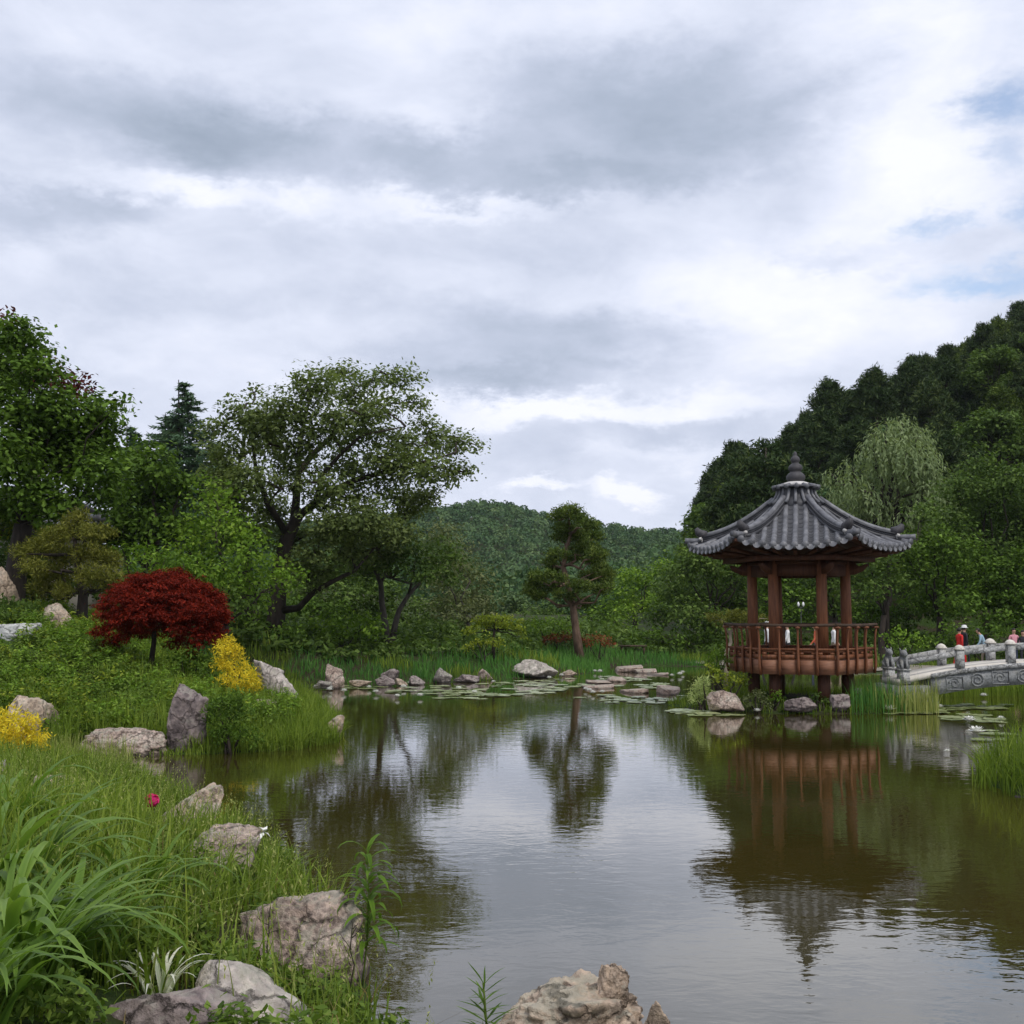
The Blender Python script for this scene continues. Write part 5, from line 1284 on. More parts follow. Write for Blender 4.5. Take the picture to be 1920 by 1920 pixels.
# the planted peninsula
rock('tall upright mauve-grey standing stone at the water edge', (315, 1281, 392, 1412), 18.45, 'rock_mauve', 40, 6, .55, .12, boxy=.80, rough=.09, skew=.06)
rock('long flat pinkish stone lying at the water left of the standing stone', (143, 1366, 318, 1420), 18.2, 'rock_pink', 43, 6, .45, .25, boxy=.8, rough=.14, skew=-.5)
rock('tan boulder behind the golden shrub at the frame edge', (8, 1303, 98, 1402), 18.9, 'rock_tan', 47, 5, .8, .2, boxy=.85)
rock('pale lichened boulder pair, upper stone beside the golden shrub', (474, 1236, 528, 1288), 25.8, 'rock_pale', 51, 5, .8, .3, skew=-.5)
rock('rounded pinkish boulder, lower stone of the pair beside the golden shrub', (500, 1254, 558, 1316), 25.0, 'rock_pale', 53, 5, .8, .3)
rock('small flat yellowish stone in the grass behind the dark overhanging shrub', (470, 1310, 527, 1338), 21.8, 'rock_tan', 57, 5, .8, .3, boxy=.85)
rock('small pale stone standing at the tip of the grassy point', (612, 1340, 646, 1392), 20.4, 'rock_tan', 59, 5, .8, .2)
rock('brown rounded boulder at the frame edge on the upper slope', (-30, 1062, 32, 1130), 29, 'rock_tan', 61, 5, .8, .3)
rock('large pale curved boulder left of the mountain pine trunk', (78, 1130, 146, 1192), 27, 'rock_tan', 63, 5, .8, .3, skew=-.3)
rock('whitish flat-topped stone below the juniper on the slope', (-12, 1168, 70, 1204), 24, 'rock_white', 67, 5, .6, .3, boxy=.8)
# the far shore
FAR = [('dark low stone at the far shore, left of the pointed one', (588, 1272, 622, 1290), 33.6, 'rock_grey', 71), ('pointed pinkish upright stone at the far shore', (611, 1240, 647, 1290), 34.0, 'rock_pink', 73),
       ('flat tan stone right of the pointed one on the far shore', (655, 1271, 698, 1286), 34.4, 'rock_tan', 75), ('dark stacked boulder at the far shore, upper of a leaning pair', (714, 1250, 749, 1276), 36.0, 'rock_mauve', 77),
       ('dark brown boulder at the far shore, lower of a leaning pair', (704, 1262, 742, 1288), 35.2, 'rock_mauve', 79), ('small yellowish stone between two dark boulders on the far shore', (741, 1268, 765, 1284), 35.3, 'rock_tan', 81),
       ('brownish rounded stone on the far shore under the two-stemmed tree', (764, 1263, 797, 1287), 35.7, 'rock_mauve', 83), ('rounded grey boulder alone on the far shore before the reeds', (812, 1248, 848, 1282), 36.8, 'rock_grey', 85),
       ('long low brown stone on the far shore', (848, 1260, 900, 1281), 37.2, 'rock_mauve', 87), ('small pinkish pointed stone left of the big pale boulder', (893, 1250, 924, 1278), 38.2, 'rock_pink', 89),
       ('big pale rounded boulder in the middle of the far shore', (961, 1233, 1047, 1270), 39.6, 'rock_pale', 91), ('flat pale stone right of the big pale boulder', (1049, 1252, 1083, 1267), 40.8, 'rock_tan', 93)]
for lab, bx, Y, mt, sd in FAR: rock(lab, (bx[0], bx[1] + 4, bx[2], bx[3]), Y, mt, sd, 5, .8, .25)
# round the pavilion island
rock('smooth pinkish block-shaped boulder on the island shore left of the stilts', (1326, 1294, 1394, 1330), 25.7, 'rock_pink', 101, 5, .7, .2, boxy=.78)
rock('low flat brown rock on the island shore below the pavilion', (1468, 1306, 1532, 1332), 25.6, 'rock_mauve', 103, 5, .7, .2, boxy=.85)
rock('squarish brown rock on the island shore right of the stilts', (1556, 1301, 1598, 1334), 25.7, 'rock_mauve', 105, 5, .8, .2, boxy=.8)
rock('flat grey rock under the pavilion deck', (1580, 1290, 1620, 1306), 27.0, 'rock_grey', 107, 5, .8, .2)
rock('small brown stone at the foot of the reeds at the frame edge', (1905, 1494, 1945, 1520), 14.0, 'rock_mauve', 109, 5, .8, .2)
# stepping stones across the far arm
STEP = [((1147, 1249, 1209, 1264), 44.0), ((1184, 1255, 1240, 1266), 43.0), ((1214, 1262, 1256, 1277), 41.2), ((1187, 1269, 1218, 1281), 39.2), ((1135, 1270, 1179, 1288), 37.6), ((1100, 1277, 1146, 1288), 36.4), ((1092, 1285, 1155, 1298), 34.2), ((1160, 1291, 1216, 1306), 32.2), ((1232, 1287, 1278, 1308), 31.6)]
SW = ['farthest pinkish stepping stone, by the reeds', 'second farthest stepping stone, long and thin', 'stepping stone at the bend, overhanging the next one', 'small thick stepping stone in the middle of the line', 'broad stepping stone behind the thin flat ones',
      'thin flat stepping stone touching the lily pads', 'long flat stepping stone nearest the lily flowers', 'thick stepping stone standing clear of the water', 'double-layered stepping stone closest to the island']
for (bx, Y), lab, k in zip(STEP, SW, range(9)):
    rock(lab, bx, Y, 'slab', 120 + k, 5, 1.5, .3, boxy=.70, rough=.05, name='stepping_stone', cat='stepping stone', group='stepping stones in the pond', planes=3, soft=60)

# ================================================================== water lilies
def pad_mesh(seed):
    rng = RNG(seed); n = 15; a = np.linspace(.16, 2 * PI - .16, n); r = 1 + .05 * rng.normal(size=n)
    ring = np.stack([r * np.cos(a), r * np.sin(a), .05 + .10 * rng.random(n)], -1); mid = np.stack([.5 * np.cos(a), .5 * np.sin(a), np.full(n, .04)], -1)
    v = np.concatenate([[[0, 0, .05]], mid, ring]); m = np.arange(n - 1)
    mb = MB().add(v, np.stack([1 + m, 1 + n + m, 2 + n + m, 2 + m], -1), np.stack([m * 0, 1 + m, 2 + m], -1), var=np.clip(rng.normal(.5, .2), 0, 1))
    return mb.mesh('lily_pad', M['pad'], smooth=True)
PADS = [pad_mesh(k) for k in range(6)]
def flower_mesh(seed):
    rng = RNG(seed); mb = MB()
    for ring, (n, el, L) in enumerate(((9, .35, 1.0), (8, .75, .95), (6, 1.1, .8))):
        a = np.arange(n) / n * 2 * PI + ring * .3 + rng.normal(0, .08, n); d = np.stack([np.cos(a) * math.cos(el), np.sin(a) * math.cos(el), np.full(n, math.sin(el))], -1)
        nn = np.stack([-np.cos(a) * math.sin(el), -np.sin(a) * math.sin(el), np.full(n, math.cos(el))], -1)
        cards(mb, d * L * .5 + np.array([0, 0, .15]), nn, d, L, .48, np.full(n, .5), .18)
    mb.f4 = [f for f in mb.f4]
    lathe(mb, [(.01, .2), (.22, .3), (.20, .5), (.02, .55)], n=8, mi=1)
    return mb.mesh('water_lily', [M['white'], M['yellow']])
FLW = [flower_mesh(k) for k in range(3)]
rng = RNG(91)
PATCH = [('between the far shore and the open water', [(640, 1284), (640, 1297), (760, 1312), (960, 1318), (1010, 1304), (1080, 1290), (1080, 1272), (940, 1280), (760, 1290)], 120),
         ('round the stepping stones', [(1040, 1300), (1060, 1318), (1180, 1318), (1290, 1322), (1290, 1300), (1240, 1280), (1260, 1262), (1120, 1266), (1090, 1282)], 70),
         ('off the shore of the pavilion island', [(1250, 1330), (1290, 1342), (1440, 1344), (1440, 1332), (1300, 1326)], 26),
         ('in front of the island reeds', [(1580, 1330), (1600, 1341), (1760, 1338), (1760, 1326), (1660, 1328)], 22),
         ('under the stone bridge', [(1740, 1322), (1760, 1334), (1890, 1330), (1890, 1314), (1800, 1314)], 30),
         ('on the reflection of the bridge', [(1770, 1342), (1780, 1360), (1870, 1404), (1900, 1400), (1890, 1350), (1830, 1338)], 22)]
def in_poly(x, y, pg):
    c = False
    for i in range(len(pg)):
        (ax, ay), (bx, by) = pg[i], pg[(i + 1) % len(pg)]
        if (ay > y) != (by > y) and x < ax + (y - ay) * (bx - ax) / (by - ay): c = not c
    return c
for where, pg, n in PATCH:
    wp = [tuple(W(a, b)[:2]) for a, b in pg]
    xs_, ys_ = [q[0] for q in wp], [q[1] for q in wp]
    done = 0
    clump = [(rng.uniform(min(xs_), max(xs_)), rng.uniform(min(ys_), max(ys_))) for _ in range(max(4, n // 6))]
    for _ in range(n * 30):
        cx_, cy_ = clump[rng.integers(len(clump))]
        x, y = cx_ + rng.normal(0, .6), cy_ + rng.normal(0, .6)
        if not in_poly(x, y, wp): continue
        if pond_sd(np.array([x]), np.array([y]))[0][0] > -.05: continue
        o = link('lily_pad', PADS[rng.integers(6)]); o.location = (x, y, .004 + .002 * (done % 4)); s = rng.uniform(.15, .30); o.scale = (s, s, s * .55); o.rotation_euler = (0, 0, rng.uniform(0, 6.28))
        tag(o, 'flat round lily pad floating ' + where, 'lily pad', 'lily pads ' + where)
        done += 1
        if done >= n: break
FL = [(593, 1292, 0), (620, 1293, 0), (645, 1300, 0), (692, 1293, 0), (618, 1298, 0), (768, 1284, 0), (745, 1310, 0), (788, 1309, 0), (822, 1278, 0), (757, 1293, 0), (925, 1282, 0), (890, 1303, 0), (1030, 1275, 0), (1053, 1270, 0), (860, 1296, 0), (705, 1302, 0),
      (1115, 1262, 1), (1125, 1263, 1), (1105, 1299, 1), (1112, 1303, 1), (1130, 1302, 1), (1098, 1296, 1), (1275, 1268, 1), (1280, 1264, 1), (1260, 1270, 1),
      (1373, 1332, 2), (1393, 1330, 2), (1420, 1338, 2), (1340, 1336, 2), (1500, 1337, 2),
      (1619, 1334, 3), (1668, 1337, 3), (1710, 1333, 3), (1728, 1330, 3), (1735, 1331, 3), (1762, 1330, 4), (1845, 1309, 4), (1818, 1358, 5), (1831, 1382, 5), (1776, 1414, 5), (1877, 1352, 5)]
BIG = {(1831, 1382): ('largest white water lily bloom, on the reflection of the bridge', 1.7), (1668, 1337): ('white water lily bloom at the foot of the island reeds, biggest there', 1.5), (1818, 1358): ('white water lily just below the stone bridge, second largest of its patch', 1.3), (1776, 1414): ('tiny lone white water lily farthest out on the dark open water', .6), (1845, 1309): ('single white water lily deep under the stone bridge arch', 1.0)}
for x, y, k in FL:
    q = W(x, y); o = link('water_lily', FLW[(x + y) % 3]); s = (.095 + .0010 * q[1]) * rng.uniform(.8, 1.15)
    lab = 'white water lily flower ' + PATCH[k][0]
    if (x, y) in BIG: lab, m_ = BIG[(x, y)]; s *= m_
    o.location = (q[0], q[1], .03); o.scale = (s, s, s); o.rotation_euler = (0, 0, rng.uniform(0, 6))
    tag(o, lab, 'water lily', 'water lily flowers ' + PATCH[k][0])

# ================================================================== grass, reeds and leafy ground cover
def blades(mb, b, h, w, bend, ang, var, seg=4, rnd=None, tipw=.08):
    N = len(b); t = np.linspace(0, 1, seg + 1)
    h, w, bend = (np.broadcast_to(np.asarray(q, float), (N,))[:, None] for q in (h, w, bend))
    d = np.stack([np.cos(ang), np.sin(ang), 0 * ang], -1)
    tw_ = (rnd.uniform(-.9, .9, N) if rnd is not None else np.zeros(N)) + ang + PI / 2
    s = np.stack([np.cos(tw_), np.sin(tw_), 0 * ang], -1)
    out = bend * h * t ** 2; zz = h * (t - .42 * bend * t ** 2.4)
    ww = w * .5 * np.maximum(tipw, (1 - t ** 2.2)) * (.55 + .45 * np.minimum(1, t * 4))
    p = b[:, None, :] + d[:, None, :] * out[..., None] + np.array([0, 0, 1.0]) * zz[..., None]
    L, R = p - s[:, None, :] * ww[..., None], p + s[:, None, :] * ww[..., None]
    v = np.stack([L, R], 2).reshape(N, -1, 3)
    k = np.arange(N)[:, None, None] * (2 * (seg + 1)); j = np.arange(seg)[None, :, None] * 2
    f = (k + j + np.array([0, 1, 3, 2])[None, None, :]).reshape(-1, 4)
    mb.add(v.reshape(-1, 3), f, var=np.repeat(np.clip(var, 0, 1), 2 * (seg + 1)))

def scatter(n, x0, x1, y0, y1, rng, dmin=0.02, dmax=1e9, extra=None):
    x = rng.uniform(x0, x1, n); y = rng.uniform(y0, y1, n)
    d, _ = pond_sd(x, y)
    px = 960 + x / y * FPX
    ok = (d > dmin) & (d < dmax) & (px > -120) & (px < 2040)
    if extra is not None: ok &= extra(x, y, d)
    x, y = x[ok], y[ok]
    return np.stack([x, y, gh(x, y) - .01], -1), d[ok]

def near_rock(p, low=.3, front=.75):
    f = np.ones(len(p))
    for x, y, w, dp in ROCKS:
        f = np.where((np.abs(p[:, 0] - x) < w * 1.05 + .05) & (p[:, 1] > y - dp - front) & (p[:, 1] < y + dp), np.minimum(f, low), f)
    return f

def patchy(p, s=1.0, seed=3):
    return fbm(np.stack([p[:, 0] * s, p[:, 1] * s, p[:, 0] * 0], -1), 3, seed)

rng = RNG(200)
# near bank: fine meadow grass
mb = MB()
p, d = scatter(62000, -9, 1.5, 3.6, 17.2, rng, .03)
k = rng.random(len(p)) < np.clip(1.0 - .02 * (p[:, 1] - 5), .3, 1) * (.5 + .9 * smoothstep(.35, .6, patchy(p, .9)))
p, d = p[k], d[k]; n = len(p); pv = patchy(p, .7, 9)
hgt = rng.uniform(.24, .64, n) * (.6 + .8 * pv) * (1 - .3 * smoothstep(.8, 0, d)) * np.where(p[:, 1] < 5.6, .7, 1) * np.where((p[:, 1] < 5.0) & (p[:, 0] > -1.8), .3, 1) * near_rock(p, .16, .95)
blades(mb, p, hgt, rng.uniform(.008, .016, n) * (1 + .04 * p[:, 1]), rng.gamma(2.2, .22, n), rng.uniform(0, 2 * PI, n), np.clip(rng.normal(.40, .16, n) + (pv - .5) * .7, 0, 1), 4, rng)
tag(mb.build('grass', M['grass']), 'bright fine meadow grass on the near bank', 'grass', kind='stuff')
# seed-headed thin stalks in the near grass
mb = MB(); p, d = scatter(5200, -7, .3, 4.5, 15, rng, .03); n = len(p)
blades(mb, p, rng.uniform(.10, .45, n) * near_rock(p, .2, .8), rng.uniform(.006, .012, n), rng.gamma(3, .35, n), rng.uniform(0, 6.28, n), rng.uniform(0, .8, n), 4, rng)
tag(mb.build('dry_grass', M['straw']), 'dead straw-coloured blades tangled in the near grass', 'grass', kind='stuff')
mb = MB(); p, d = scatter(2600, -7, 0, 5.2, 16, rng, .05); n = len(p); h = rng.uniform(.35, .62, n)
a = rng.uniform(0, 6.28, n); blades(mb, p, h, .007, .25, a, rng.uniform(.3, .8, n), 4, rng)
tip = p + np.stack([np.cos(a) * .25 * h, np.sin(a) * .25 * h, h * .9], -1)
for q in range(7):
    cards(mb, tip + rng.normal(size=tip.shape) * .008 + np.array([0, 0, -.018 * q]), rng.normal(size=tip.shape), rng.normal(size=tip.shape) * .4 + np.array([0, 0, 1]), .03, .009, rng.uniform(.5, 1, n))
tag(mb.build('seeding_grass', M['reed']), 'thin grass stalks with pale seed heads on the near bank', 'grass', kind='stuff')
# leafy weeds of the near bank
mb = MB(); p, d = scatter(2600, -8, .5, 4.2, 16.5, rng, .05); p = p[(patchy(p, 1.3, 21) > .46) & (near_rock(p, 0, .25) > .5)]; n = len(p)
bl = np.concatenate([p + np.array([0, 0, .10]), np.repeat(rng.uniform(.06, .14, n)[:, None], 3, 1) * np.array([1, 1, 1.3])], 1)
foliage(mb, bl, rng, dens=900, per=5, cs=.03, L=.055, Wd=.024, up=.8, flat=.8)
tag(mb.build('ground_cover', M['cover']), 'small-leaved weeds among the near grass', 'plants', kind='stuff')

# planted bank on the left: cushions of low shrubs, tufts of long grass at the water
mb = MB(); p, d = scatter(3000, -16, -3.0, 17.8, 31, rng, .9); pv = patchy(p, .5, 31); k = (pv > .38 + .14 * smoothstep(2.2, .8, d)) & (near_rock(p, 0, 1.1) > .5); p, pv = p[k], pv[k]; n = len(p)
r = rng.uniform(.10, .27, n) * (.5 + .9 * pv)
bl = np.concatenate([p + np.stack([r * 0, r * 0, r * .7], -1), np.stack([r, r, r * 1.15], -1)], 1)
foliage(mb, bl, rng, dens=84, per=6, cs=.06, L=.095, Wd=.042, up=.8, flat=.8)
tag(mb.build('ground_cover', M['cover']), 'low leafy cushions covering the planted bank', 'plants', kind='stuff')
mb = MB(); sel2 = rng.random(n); bl2 = bl[sel2 < .34]; bl2 = bl2 + np.array([0, 0, .08, .03, .03, .05])
foliage(mb, bl2, rng, dens=95, per=6, cs=.05, L=.095, Wd=.038, up=.9, flat=.8)
tag(mb.build('ground_cover', M['leaf_bright']), 'brighter green perennials dotted over the planted bank', 'plants', kind='stuff')
mb = MB(); bl3 = bl[sel2 > .86] + np.array([0, 0, .06, .02, .02, .05])
foliage(mb, bl3, rng, dens=95, per=6, cs=.05, L=.09, Wd=.035, up=.9, flat=.8)
tag(mb.build('ground_cover', M['leaf_gold_green']), 'yellowish perennials dotted over the planted bank', 'plants', kind='stuff')
mb = MB(); p, d = scatter(52000, -13, -2.9, 17.6, 30, rng, -.02, 4.6); pv = patchy(p, 1.1, 41); k = rng.random(len(p)) < smoothstep(.33, .5, pv) * smoothstep(4.8, 1.2, d) ; p, pv = p[k], pv[k]; n = len(p)
blades(mb, p, rng.uniform(.28, .72, n) * near_rock(p, .25, .6), rng.uniform(.012, .022, n), rng.gamma(2, .2, n), rng.uniform(0, 6.28, n), np.clip(rng.normal(.42, .15, n) + (pv - .55), 0, 1), 4, rng)
tag(mb.build('grass', M['grass']), 'long arching grass tufts on the planted bank', 'grass', kind='stuff')
# grassy point
mb = MB(); p, d = scatter(15000, -5.4, -2.9, 18.3, 25, rng, -.05, 1.3); n = len(p)
blades(mb, p, rng.uniform(.22, .48, n), rng.uniform(.012, .02, n), rng.gamma(2.2, .26, n), rng.uniform(0, 6.28, n), np.clip(rng.normal(.5, .16, n), 0, 1), 4, rng)
tag(mb.build('grass', M['grass']), 'bright overhanging grass on the tip of the planted bank', 'grass', kind='stuff')
# pale reeds standing in the inlet
mb = MB()
for (x0, x1, Y0, n, h) in ((105, 165, 17.4, 150, .5), (165, 260, 17.5, 170, .42), (60, 120, 17.9, 120, .45)):
    px = rng.uniform(x0, x1, n); y = rng.normal(Y0, .22, n); b = np.stack([(px - 960) / FPX * y, y, y * 0 - .02], -1)
    blades(mb, b, rng.uniform(.6, 1.1, n) * h, .011, rng.gamma(2, .08, n), rng.uniform(0, 6.28, n), rng.uniform(.3, .95, n), 4, rng)
tag(mb.build('reeds', M['reed']), 'thin pale reeds standing in the shallow inlet before the flat stone', 'reeds', kind='stuff')

# far bank: a long bed of iris leaves
mb, mb2 = MB(), MB()
p, d = scatter(60000, -10, 13, 28, 52, rng, -.05, 5.5, lambda x, y, d: (y > 33) & ~((x > 4) & (y < 33)) & (960 + x / y * FPX < 1345))
k = rng.random(len(p)) < .62 * smoothstep(5.5, 2.0, d); p, d = p[k], d[k]; pv = patchy(p, .6, 51); n = len(p)
hgt = rng.uniform(.28, .60, n) * (.35 + 1.0 * pv) * (1 - .35 * smoothstep(.9, 0, d)); var = np.clip(rng.normal(.42, .16, n) + (pv - .5) * .6, 0, 1)
a = rng.uniform(0, 6.28, n); bd = rng.gamma(2, .13, n); lt = patchy(p, .35, 61) > .53
for sel_, m_ in ((~lt, mb), (lt, mb2)):
    blades(m_, p[sel_], hgt[sel_], .032, bd[sel_], a[sel_], var[sel_], 3, rng)
tag(mb.build('iris_bed', M['grass_blue']), 'dense bed of blue-green iris leaves along the far bank', 'plants', kind='stuff')
tag(mb2.build('iris_bed', M['grass']), 'brighter green grassy stretches of the far bank', 'plants', kind='stuff')

# island reeds and grass
mb, mb2 = MB(), MB()
n = 620; px = rng.uniform(1588, 1752, n); y = rng.normal(26.1, .38, n); b = np.stack([(px - 960) / FPX * y, y, y * 0 - .02], -1)
h = rng.uniform(.45, .98, n); a = rng.uniform(0, 6.28, n); bd = rng.gamma(2, .09, n); lt = px > 1665 + rng.normal(0, 30, n)
blades(mb, b[lt], h[lt] * .92, .020, bd[lt], a[lt], rng.uniform(.3, 1, lt.sum()), 4, rng); blades(mb2, b[~lt], h[~lt], .024, bd[~lt], a[~lt], rng.uniform(.2, .8, (~lt).sum()), 4, rng)
tag(mb.build('reeds', M['reed']), 'pale yellow-green reeds in the water before the bridge end', 'reeds', kind='stuff')
tag(mb2.build('reeds', M['grass_blue']), 'dark green reeds on the island beside the pavilion', 'reeds', kind='stuff')
mb = MB(); p, d = scatter(9000, 3.8, 10.8, 25.2, 30.6, rng, .02, 9, lambda x, y, d: np.hypot((x - ISL[0]) / ISL[2], (y - ISL[1]) / ISL[3]) < 1); k = np.hypot(p[:, 0] - PC[0], p[:, 1] - PC[1]) > 1.1; p = p[k]; n = len(p)
blades(mb, p, rng.uniform(.10, .30, n), .02, rng.gamma(2, .2, n), rng.uniform(0, 6.28, n), rng.uniform(.15, .75, n), 3, rng)
tag(mb.build('grass', M['grass']), 'short rough grass on the pavilion island', 'grass', kind='stuff')
# reeds behind the bridge and on the right-hand bank
mb = MB(); n = 2200; px = rng.uniform(1745, 1990, n); y = rng.uniform(30.5, 34, n); b = np.stack([(px - 960) / FPX * y, y, y * 0 - .03], -1)
blades(mb, b, rng.uniform(.35, .75, n), .022, rng.gamma(2, .12, n), rng.uniform(0, 6.28, n), np.clip(rng.normal(.45, .2, n), 0, 1), 3, rng)
tag(mb.build('reeds', M['grass']), 'green reed bed in the pond behind the stone bridge', 'reeds', kind='stuff')
mb = MB(); p, d = scatter(5200, 6.1, 9.5, 13.0, 18.5, rng, -.12, 2.5); n = len(p)
blades(mb, p, rng.uniform(.45, 1.0, n) * (1 - .3 * smoothstep(.3, -.1, d[:n])), rng.uniform(.012, .022, n), rng.gamma(2.2, .18, n), rng.uniform(0, 6.28, n), np.clip(rng.normal(.42, .2, n), 0, 1), 5, rng)
tag(mb.build('reeds', M['grass']), 'tall green reeds on the near bank at the frame edge', 'reeds', kind='stuff')
mb = MB(); p, d = scatter(14000, 4, 34, 38, 50, rng, .05, 8, lambda x, y, d: (x > 9) & (d > 2.4)); n = len(p)
blades(mb, p, rng.uniform(.12, .35, n), .03, rng.gamma(2, .2, n), rng.uniform(0, 6.28, n), rng.uniform(.1, .7, n), 3, rng)
tag(mb.build('grass', M['grass']), 'rough grass along the far path', 'grass', kind='stuff')
# woodland floor
mb = MB(); p, d = scatter(4200, -22, 24, 36, 60, rng, 3.0); r = rng.uniform(.2, .5, len(p))
p = p[np.abs(p[:, 1] - np.interp(p[:, 0], pth[:, 0], pth[:, 1])) > 1.3 + 50 * (p[:, 0] < 4)] if False else p
k = (p[:, 0] < 4) | (p[:, 1] > 48.5); p, r = p[k], r[k]
bl = np.concatenate([p + np.stack([r * 0, r * 0, r * .6], -1), np.stack([r, r, r], -1)], 1)
foliage(mb, bl, rng, dens=7, per=7, cs=.14, L=.30, Wd=.13, up=.8)
tag(mb.build('undergrowth', M['leaf_mid']), 'dark leafy undergrowth below the trees beyond the pond', 'plants', kind='stuff')

# ------------------------------------------------------------------ strap-leaved clumps in the near corner: every leaf its own piece
def leaf_mesh(seed, L, w, bend, fold=.25, mat='strap', seg=11):
    rng = RNG(seed); t = np.linspace(0, 1, seg)
    th = (PI / 2 - .12) - bend * t ** 1.35          # angle of the midrib above the horizon
    ds = L / (seg - 1); x = np.concatenate([[0], np.cumsum(np.cos(th[:-1]) * ds)]); z = np.concatenate([[0], np.cumsum(np.sin(th[:-1]) * ds)])
    ww = w * .5 * (.45 + .55 * np.minimum(1, t * 3.2)) * np.maximum(.02, 1 - np.clip((t - .45) / .55, 0, 1) ** 1.7)
    nx, nz = -np.sin(th), np.cos(th); wob = .02 * L * np.sin(t * 5 + seed)
    mid = np.stack([x, wob, z], -1); lf = mid + np.stack([nx * ww * fold, ww, nz * ww * fold], -1); rt = mid + np.stack([nx * ww * fold, -ww, nz * ww * fold], -1)
    v = np.concatenate([lf, mid, rt]); m = np.arange(seg - 1); n = seg
    vr = np.clip(np.concatenate([np.full(n, .5), np.full(n, .38), np.full(n, .56)]) + rng.normal(0, .12), 0, 1)
    return MB().add(v, np.concatenate([np.stack([m, m + 1, n + m + 1, n + m], -1), np.stack([n + m, n + m + 1, 2 * n + m + 1, 2 * n + m], -1)]), var=vr).mesh('leaf', M[mat], smooth=True)
LEAVES = [leaf_mesh(600 + k, L, w, b) for k, (L, w, b) in enumerate([(.62, .038, 1.7), (.72, .042, 2.1), (.80, .046, 2.4), (.55, .036, 1.2), (.68, .040, 2.6), (.88, .048, 2.2), (.48, .034, .8), (.76, .038, 1.5)])]
def clump(name, label, cat, x, y, n, meshes, seed, rad=.13, smin=.75, smax=1.15, group=None, tilt=.28):
    rng = RNG(seed); z = gz(x, y) - .02
    t = thing(name, label, cat, (x, y, z), group)
    for k in range(n):
        a = rng.uniform(0, 2 * PI); r = rad * math.sqrt(rng.random()); o = link('leaf', meshes[rng.integers(len(meshes))], t)
        o.location = (r * math.cos(a), r * math.sin(a), 0); s = rng.uniform(smin, smax); o.scale = (s, s, s)
        o.rotation_euler = (rng.normal(0, .12), rng.uniform(-.1, tilt), a + rng.normal(0, .5))
    return t
GS = 'strap-leaved clumps in the near corner'
for i_, (lab, x, y, n, rad, s0, s1) in enumerate([
        ('nearest strap-leaved clump, arching over the boulder at the bottom edge', -2.00, 4.55, 95, .18, .8, 1.15),
        ('strap-leaved clump behind the nearest one, leaning into the grass', -2.10, 5.40, 90, .20, .8, 1.1),
        ('tallest strap-leaved clump, cut by the frame edge', -2.72, 5.9, 90, .22, .9, 1.25),
        ('small strap-leaved clump between the tall one and the fine grass', -2.25, 6.7, 60, .16, .7, 1.0),
        ('low strap-leaved clump at the corner of the frame', -1.92, 3.95, 55, .16, .65, .95),
        ('strap-leaved clump far back by the inlet stones', -4.3, 9.4, 60, .18, .7, 1.0),
        ('strap-leaved clump half cut by the frame edge, below the tallest one', -2.35, 5.05, 80, .2, .8, 1.1),
        ('strap-leaved clump at the frame edge, just beyond the tallest one', -3.3, 7.2, 70, .2, .8, 1.15)]):
    clump('daylily_clump', lab, 'plant', x, y, n, LEAVES, 1 + i_, rad, s0, s1, GS)
M['striped'] = mat_leaf('striped', (.10, .20, .06), (.55, .56, .42), (.70, .70, .58), .25)
VL = [leaf_mesh(650 + k, L, .017, b, mat='striped') for k, (L, b) in enumerate([(.26, 1.5), (.32, 1.9), (.24, 1.0)])]
clump('variegated_plant', 'small clump of white-striped leaves above the boulders at the bottom edge', 'plant', -1.66, 5.35, 34, VL, 7, .07, .8, 1.1)

# lily plants with whorled narrow leaves
def lily_plant(label, base, top, leaf, n, seed, droop, mat='leaf_mid', stem_r=.006, tilt=(.7, 1.1), wr=.13):
    rng = RNG(seed); base, top = np.asarray(base, float), np.asarray(top, float)
    t = thing('lily_plant', label, 'plant', base)
    tt = np.linspace(0, 1, 8)[:, None]; pts = base + (top - base) * tt + np.array([1, 0, 0]) * .03 * np.sin(tt * PI) * np.linalg.norm(top - base)
    mb = MB(); tube(mb, pts, np.linspace(stem_r, stem_r * .6, 8), 6); mb.build('stem', M['stem'], t, base, True)
    ms = [leaf_mesh(seed * 10 + k, leaf, leaf * wr, d_, .2, mat, 7) for k, d_ in enumerate((droop * .7, droop, droop * 1.35))]
    for k in range(n):
        u = .25 + .75 * (k + .5) / n; p = base + (top - base) * u + np.array([1, 0, 0]) * .03 * math.sin(u * PI) * np.linalg.norm(top - base)
        o = link('leaf', ms[k % 3], t); o.location = tuple(p - base); s = rng.uniform(.75, 1.1) * (1 if u < .85 else .75); o.scale = (s, s, s); o.rotation_euler = (0, rng.uniform(*tilt) * (1 if u < .95 else .6), k * 2.4 + rng.normal(0, .2))
    return t
tp = P(688, 1592, 7.0); lily_plant('tall lily plant with drooping narrow leaves leaning over the water by the speckled boulder', (tp[0] - .02, 7.0, .02), tp, .29, 48, 71, 2.1, 'leaf_bright', .007)
tp = P(906, 1843, 5.15); lily_plant('dark lily shoot with whorled leaves left of the rough tan boulder', (tp[0] - .0, 5.15, .02), tp, .16, 70, 72, .35, 'leaf_deep', .008, (.75, 1.25), .09)
